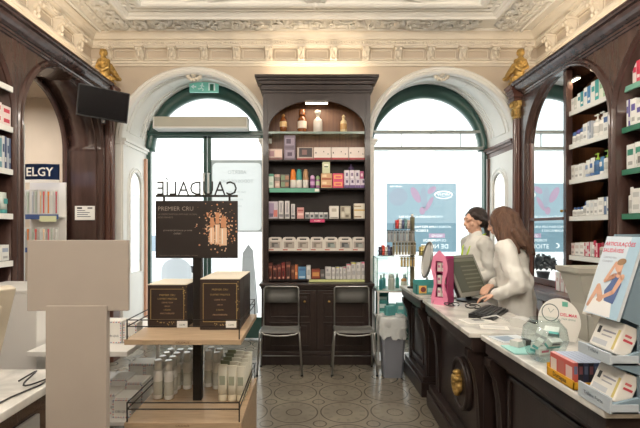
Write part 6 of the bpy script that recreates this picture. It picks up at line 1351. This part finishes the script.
clerk('person with dark tied hair, white coat and lime lanyard seen in profile', (1.645, 4.08, 0), math.radians(-80), 1.69, (.0, -.05, 1.582), math.radians(6),
      {1: ((.2, .02, 1.08), (.12, -.2, 1.02), (-.2, -.9, -.2), (0, 0, -1)), -1: ((-.2, .02, 1.08), (-.12, -.2, 1.02), (.2, -.9, -.2), (0, 0, -1))}, tied_hair, lanyard, .03)
# ================================================================== light, camera
def area(name, loc, rot, sx, sy, power, rgb, spread=None):
    l = bpy.data.lights.new(name, 'AREA'); l.shape = 'RECTANGLE'; l.size = sx; l.size_y = sy; l.energy = power; l.color = lin(rgb)
    if spread: l.spread = spread
    o = bpy.data.objects.new(name, l); COL.objects.link(o); o.location = loc; o.rotation_euler = rot; return o
w = bpy.data.worlds.new('daylight'); SC.world = w; w.use_nodes = True
w.node_tree.nodes['Background'].inputs[0].default_value = (*lin((240, 246, 252)), 1); w.node_tree.nodes['Background'].inputs[1].default_value = 5.0
for c, zs, R, zb in ARCH:      # the daylight of the two window openings
    l = area('window_daylight', (c, YG + .10, 1.75), (-PI / 2, 0, 0), 1.68, 3.35, 1, (255, 255, 255)); l.data.cycles.is_portal = True
WARM, SOFT = (255, 230, 196), (255, 249, 243)
# fill lamps added overhead and behind the camera, shaped as opal pendants
LG = clear('opal_glass', (255, 250, 240), .06)
for k, (x, y, p) in enumerate(((-1.0, 2.6, 55), (1.2, 2.6, 55), (-1.0, .7, 70), (1.2, .7, 70), (.07, -1.0, 150))):
    t = thing('fill_pendant', 'opal globe fill lamp added out of view over the shop floor', 'lamp', (x, y, ZC), 0, 'added opal globe fill lamps')
    mb = MB(); mb.lathe([(.06, 0), (.06, -.02), (.01, -.04), (.01, -.42), (.05, -.43), (.05, -.46)], CHROME, n=20); mb.build('rod', t)
    mb = MB(); mb.ball((0, 0, -.60), (.15, .15, .15), LG, n=24, h=14); mb.build('opal_globe', t)
    l = bpy.data.lights.new('fill_light', 'POINT'); l.energy = p; l.color = lin(SOFT); l.shadow_soft_size = .17
    lo = bpy.data.objects.new('fill_light', l); COL.objects.link(lo); lo.location = (x, y, ZC - .60)
# warm cornice uplights lying on the timber cornices and on the dresser
for x, s in ((-2.38, 1), (2.5, -1)):
    for y, p in ((4.25, 1.0), (3.2, 1.0), (2.1, 1.0), (.9, 1.0)):
        area('cornice_light', (x, y, 3.135), (PI, 0, 0), .12, .9, 2.6 * p, WARM)
area('cornice_light', (.098, 4.93, 3.235), (PI, 0, 0), 1.1, .1, 4.5, WARM)
t = thing('alcove_fill_lamp', 'round opal fill lamp added unseen in the alcove beyond the open arch', 'lamp', (-3.35, 4.1, 3.05))  # unseen lamp added to brighten the alcove
mb = MB(); mb.lathe([(.15, 0), (.15, -.03), (.1, -.06), (.001, -.07)], LG, n=24); mb.build('opal_bowl', t)
area('fill_light', (-3.35, 4.1, 2.95), (0, 0, 0), .4, .4, 30, SOFT)
area('cabinet_light', (.098, 4.84, 2.92), (0, 0, 0), .26, .03, 1.7, WARM)
area('bay_light', (2.46, 3.9, 2.87), (0, math.radians(-40), 0), .04, .2, 2.2, WARM)
cam = bpy.data.cameras.new('camera'); co = bpy.data.objects.new('camera', cam); COL.objects.link(co)
co.location = (0, 0, EYE); co.rotation_euler = (PI / 2, 0, 0)
cam.sensor_width = 36; cam.lens = 36 * F / 640; cam.shift_x = (320 - CX) / 640; cam.shift_y = (CY - 214) / 640; cam.clip_start = .05; cam.clip_end = 200
SC.camera = co
vs = SC.view_settings; vs.view_transform = 'Standard'; vs.look = 'None'; vs.gamma = 1; vs.use_curve_mapping = False; vs.exposure = 0.0
SC.cycles.use_denoising = True; SC.cycles.max_bounces = 10; SC.cycles.transparent_max_bounces = 16; SC.cycles.sample_clamp_indirect = 6
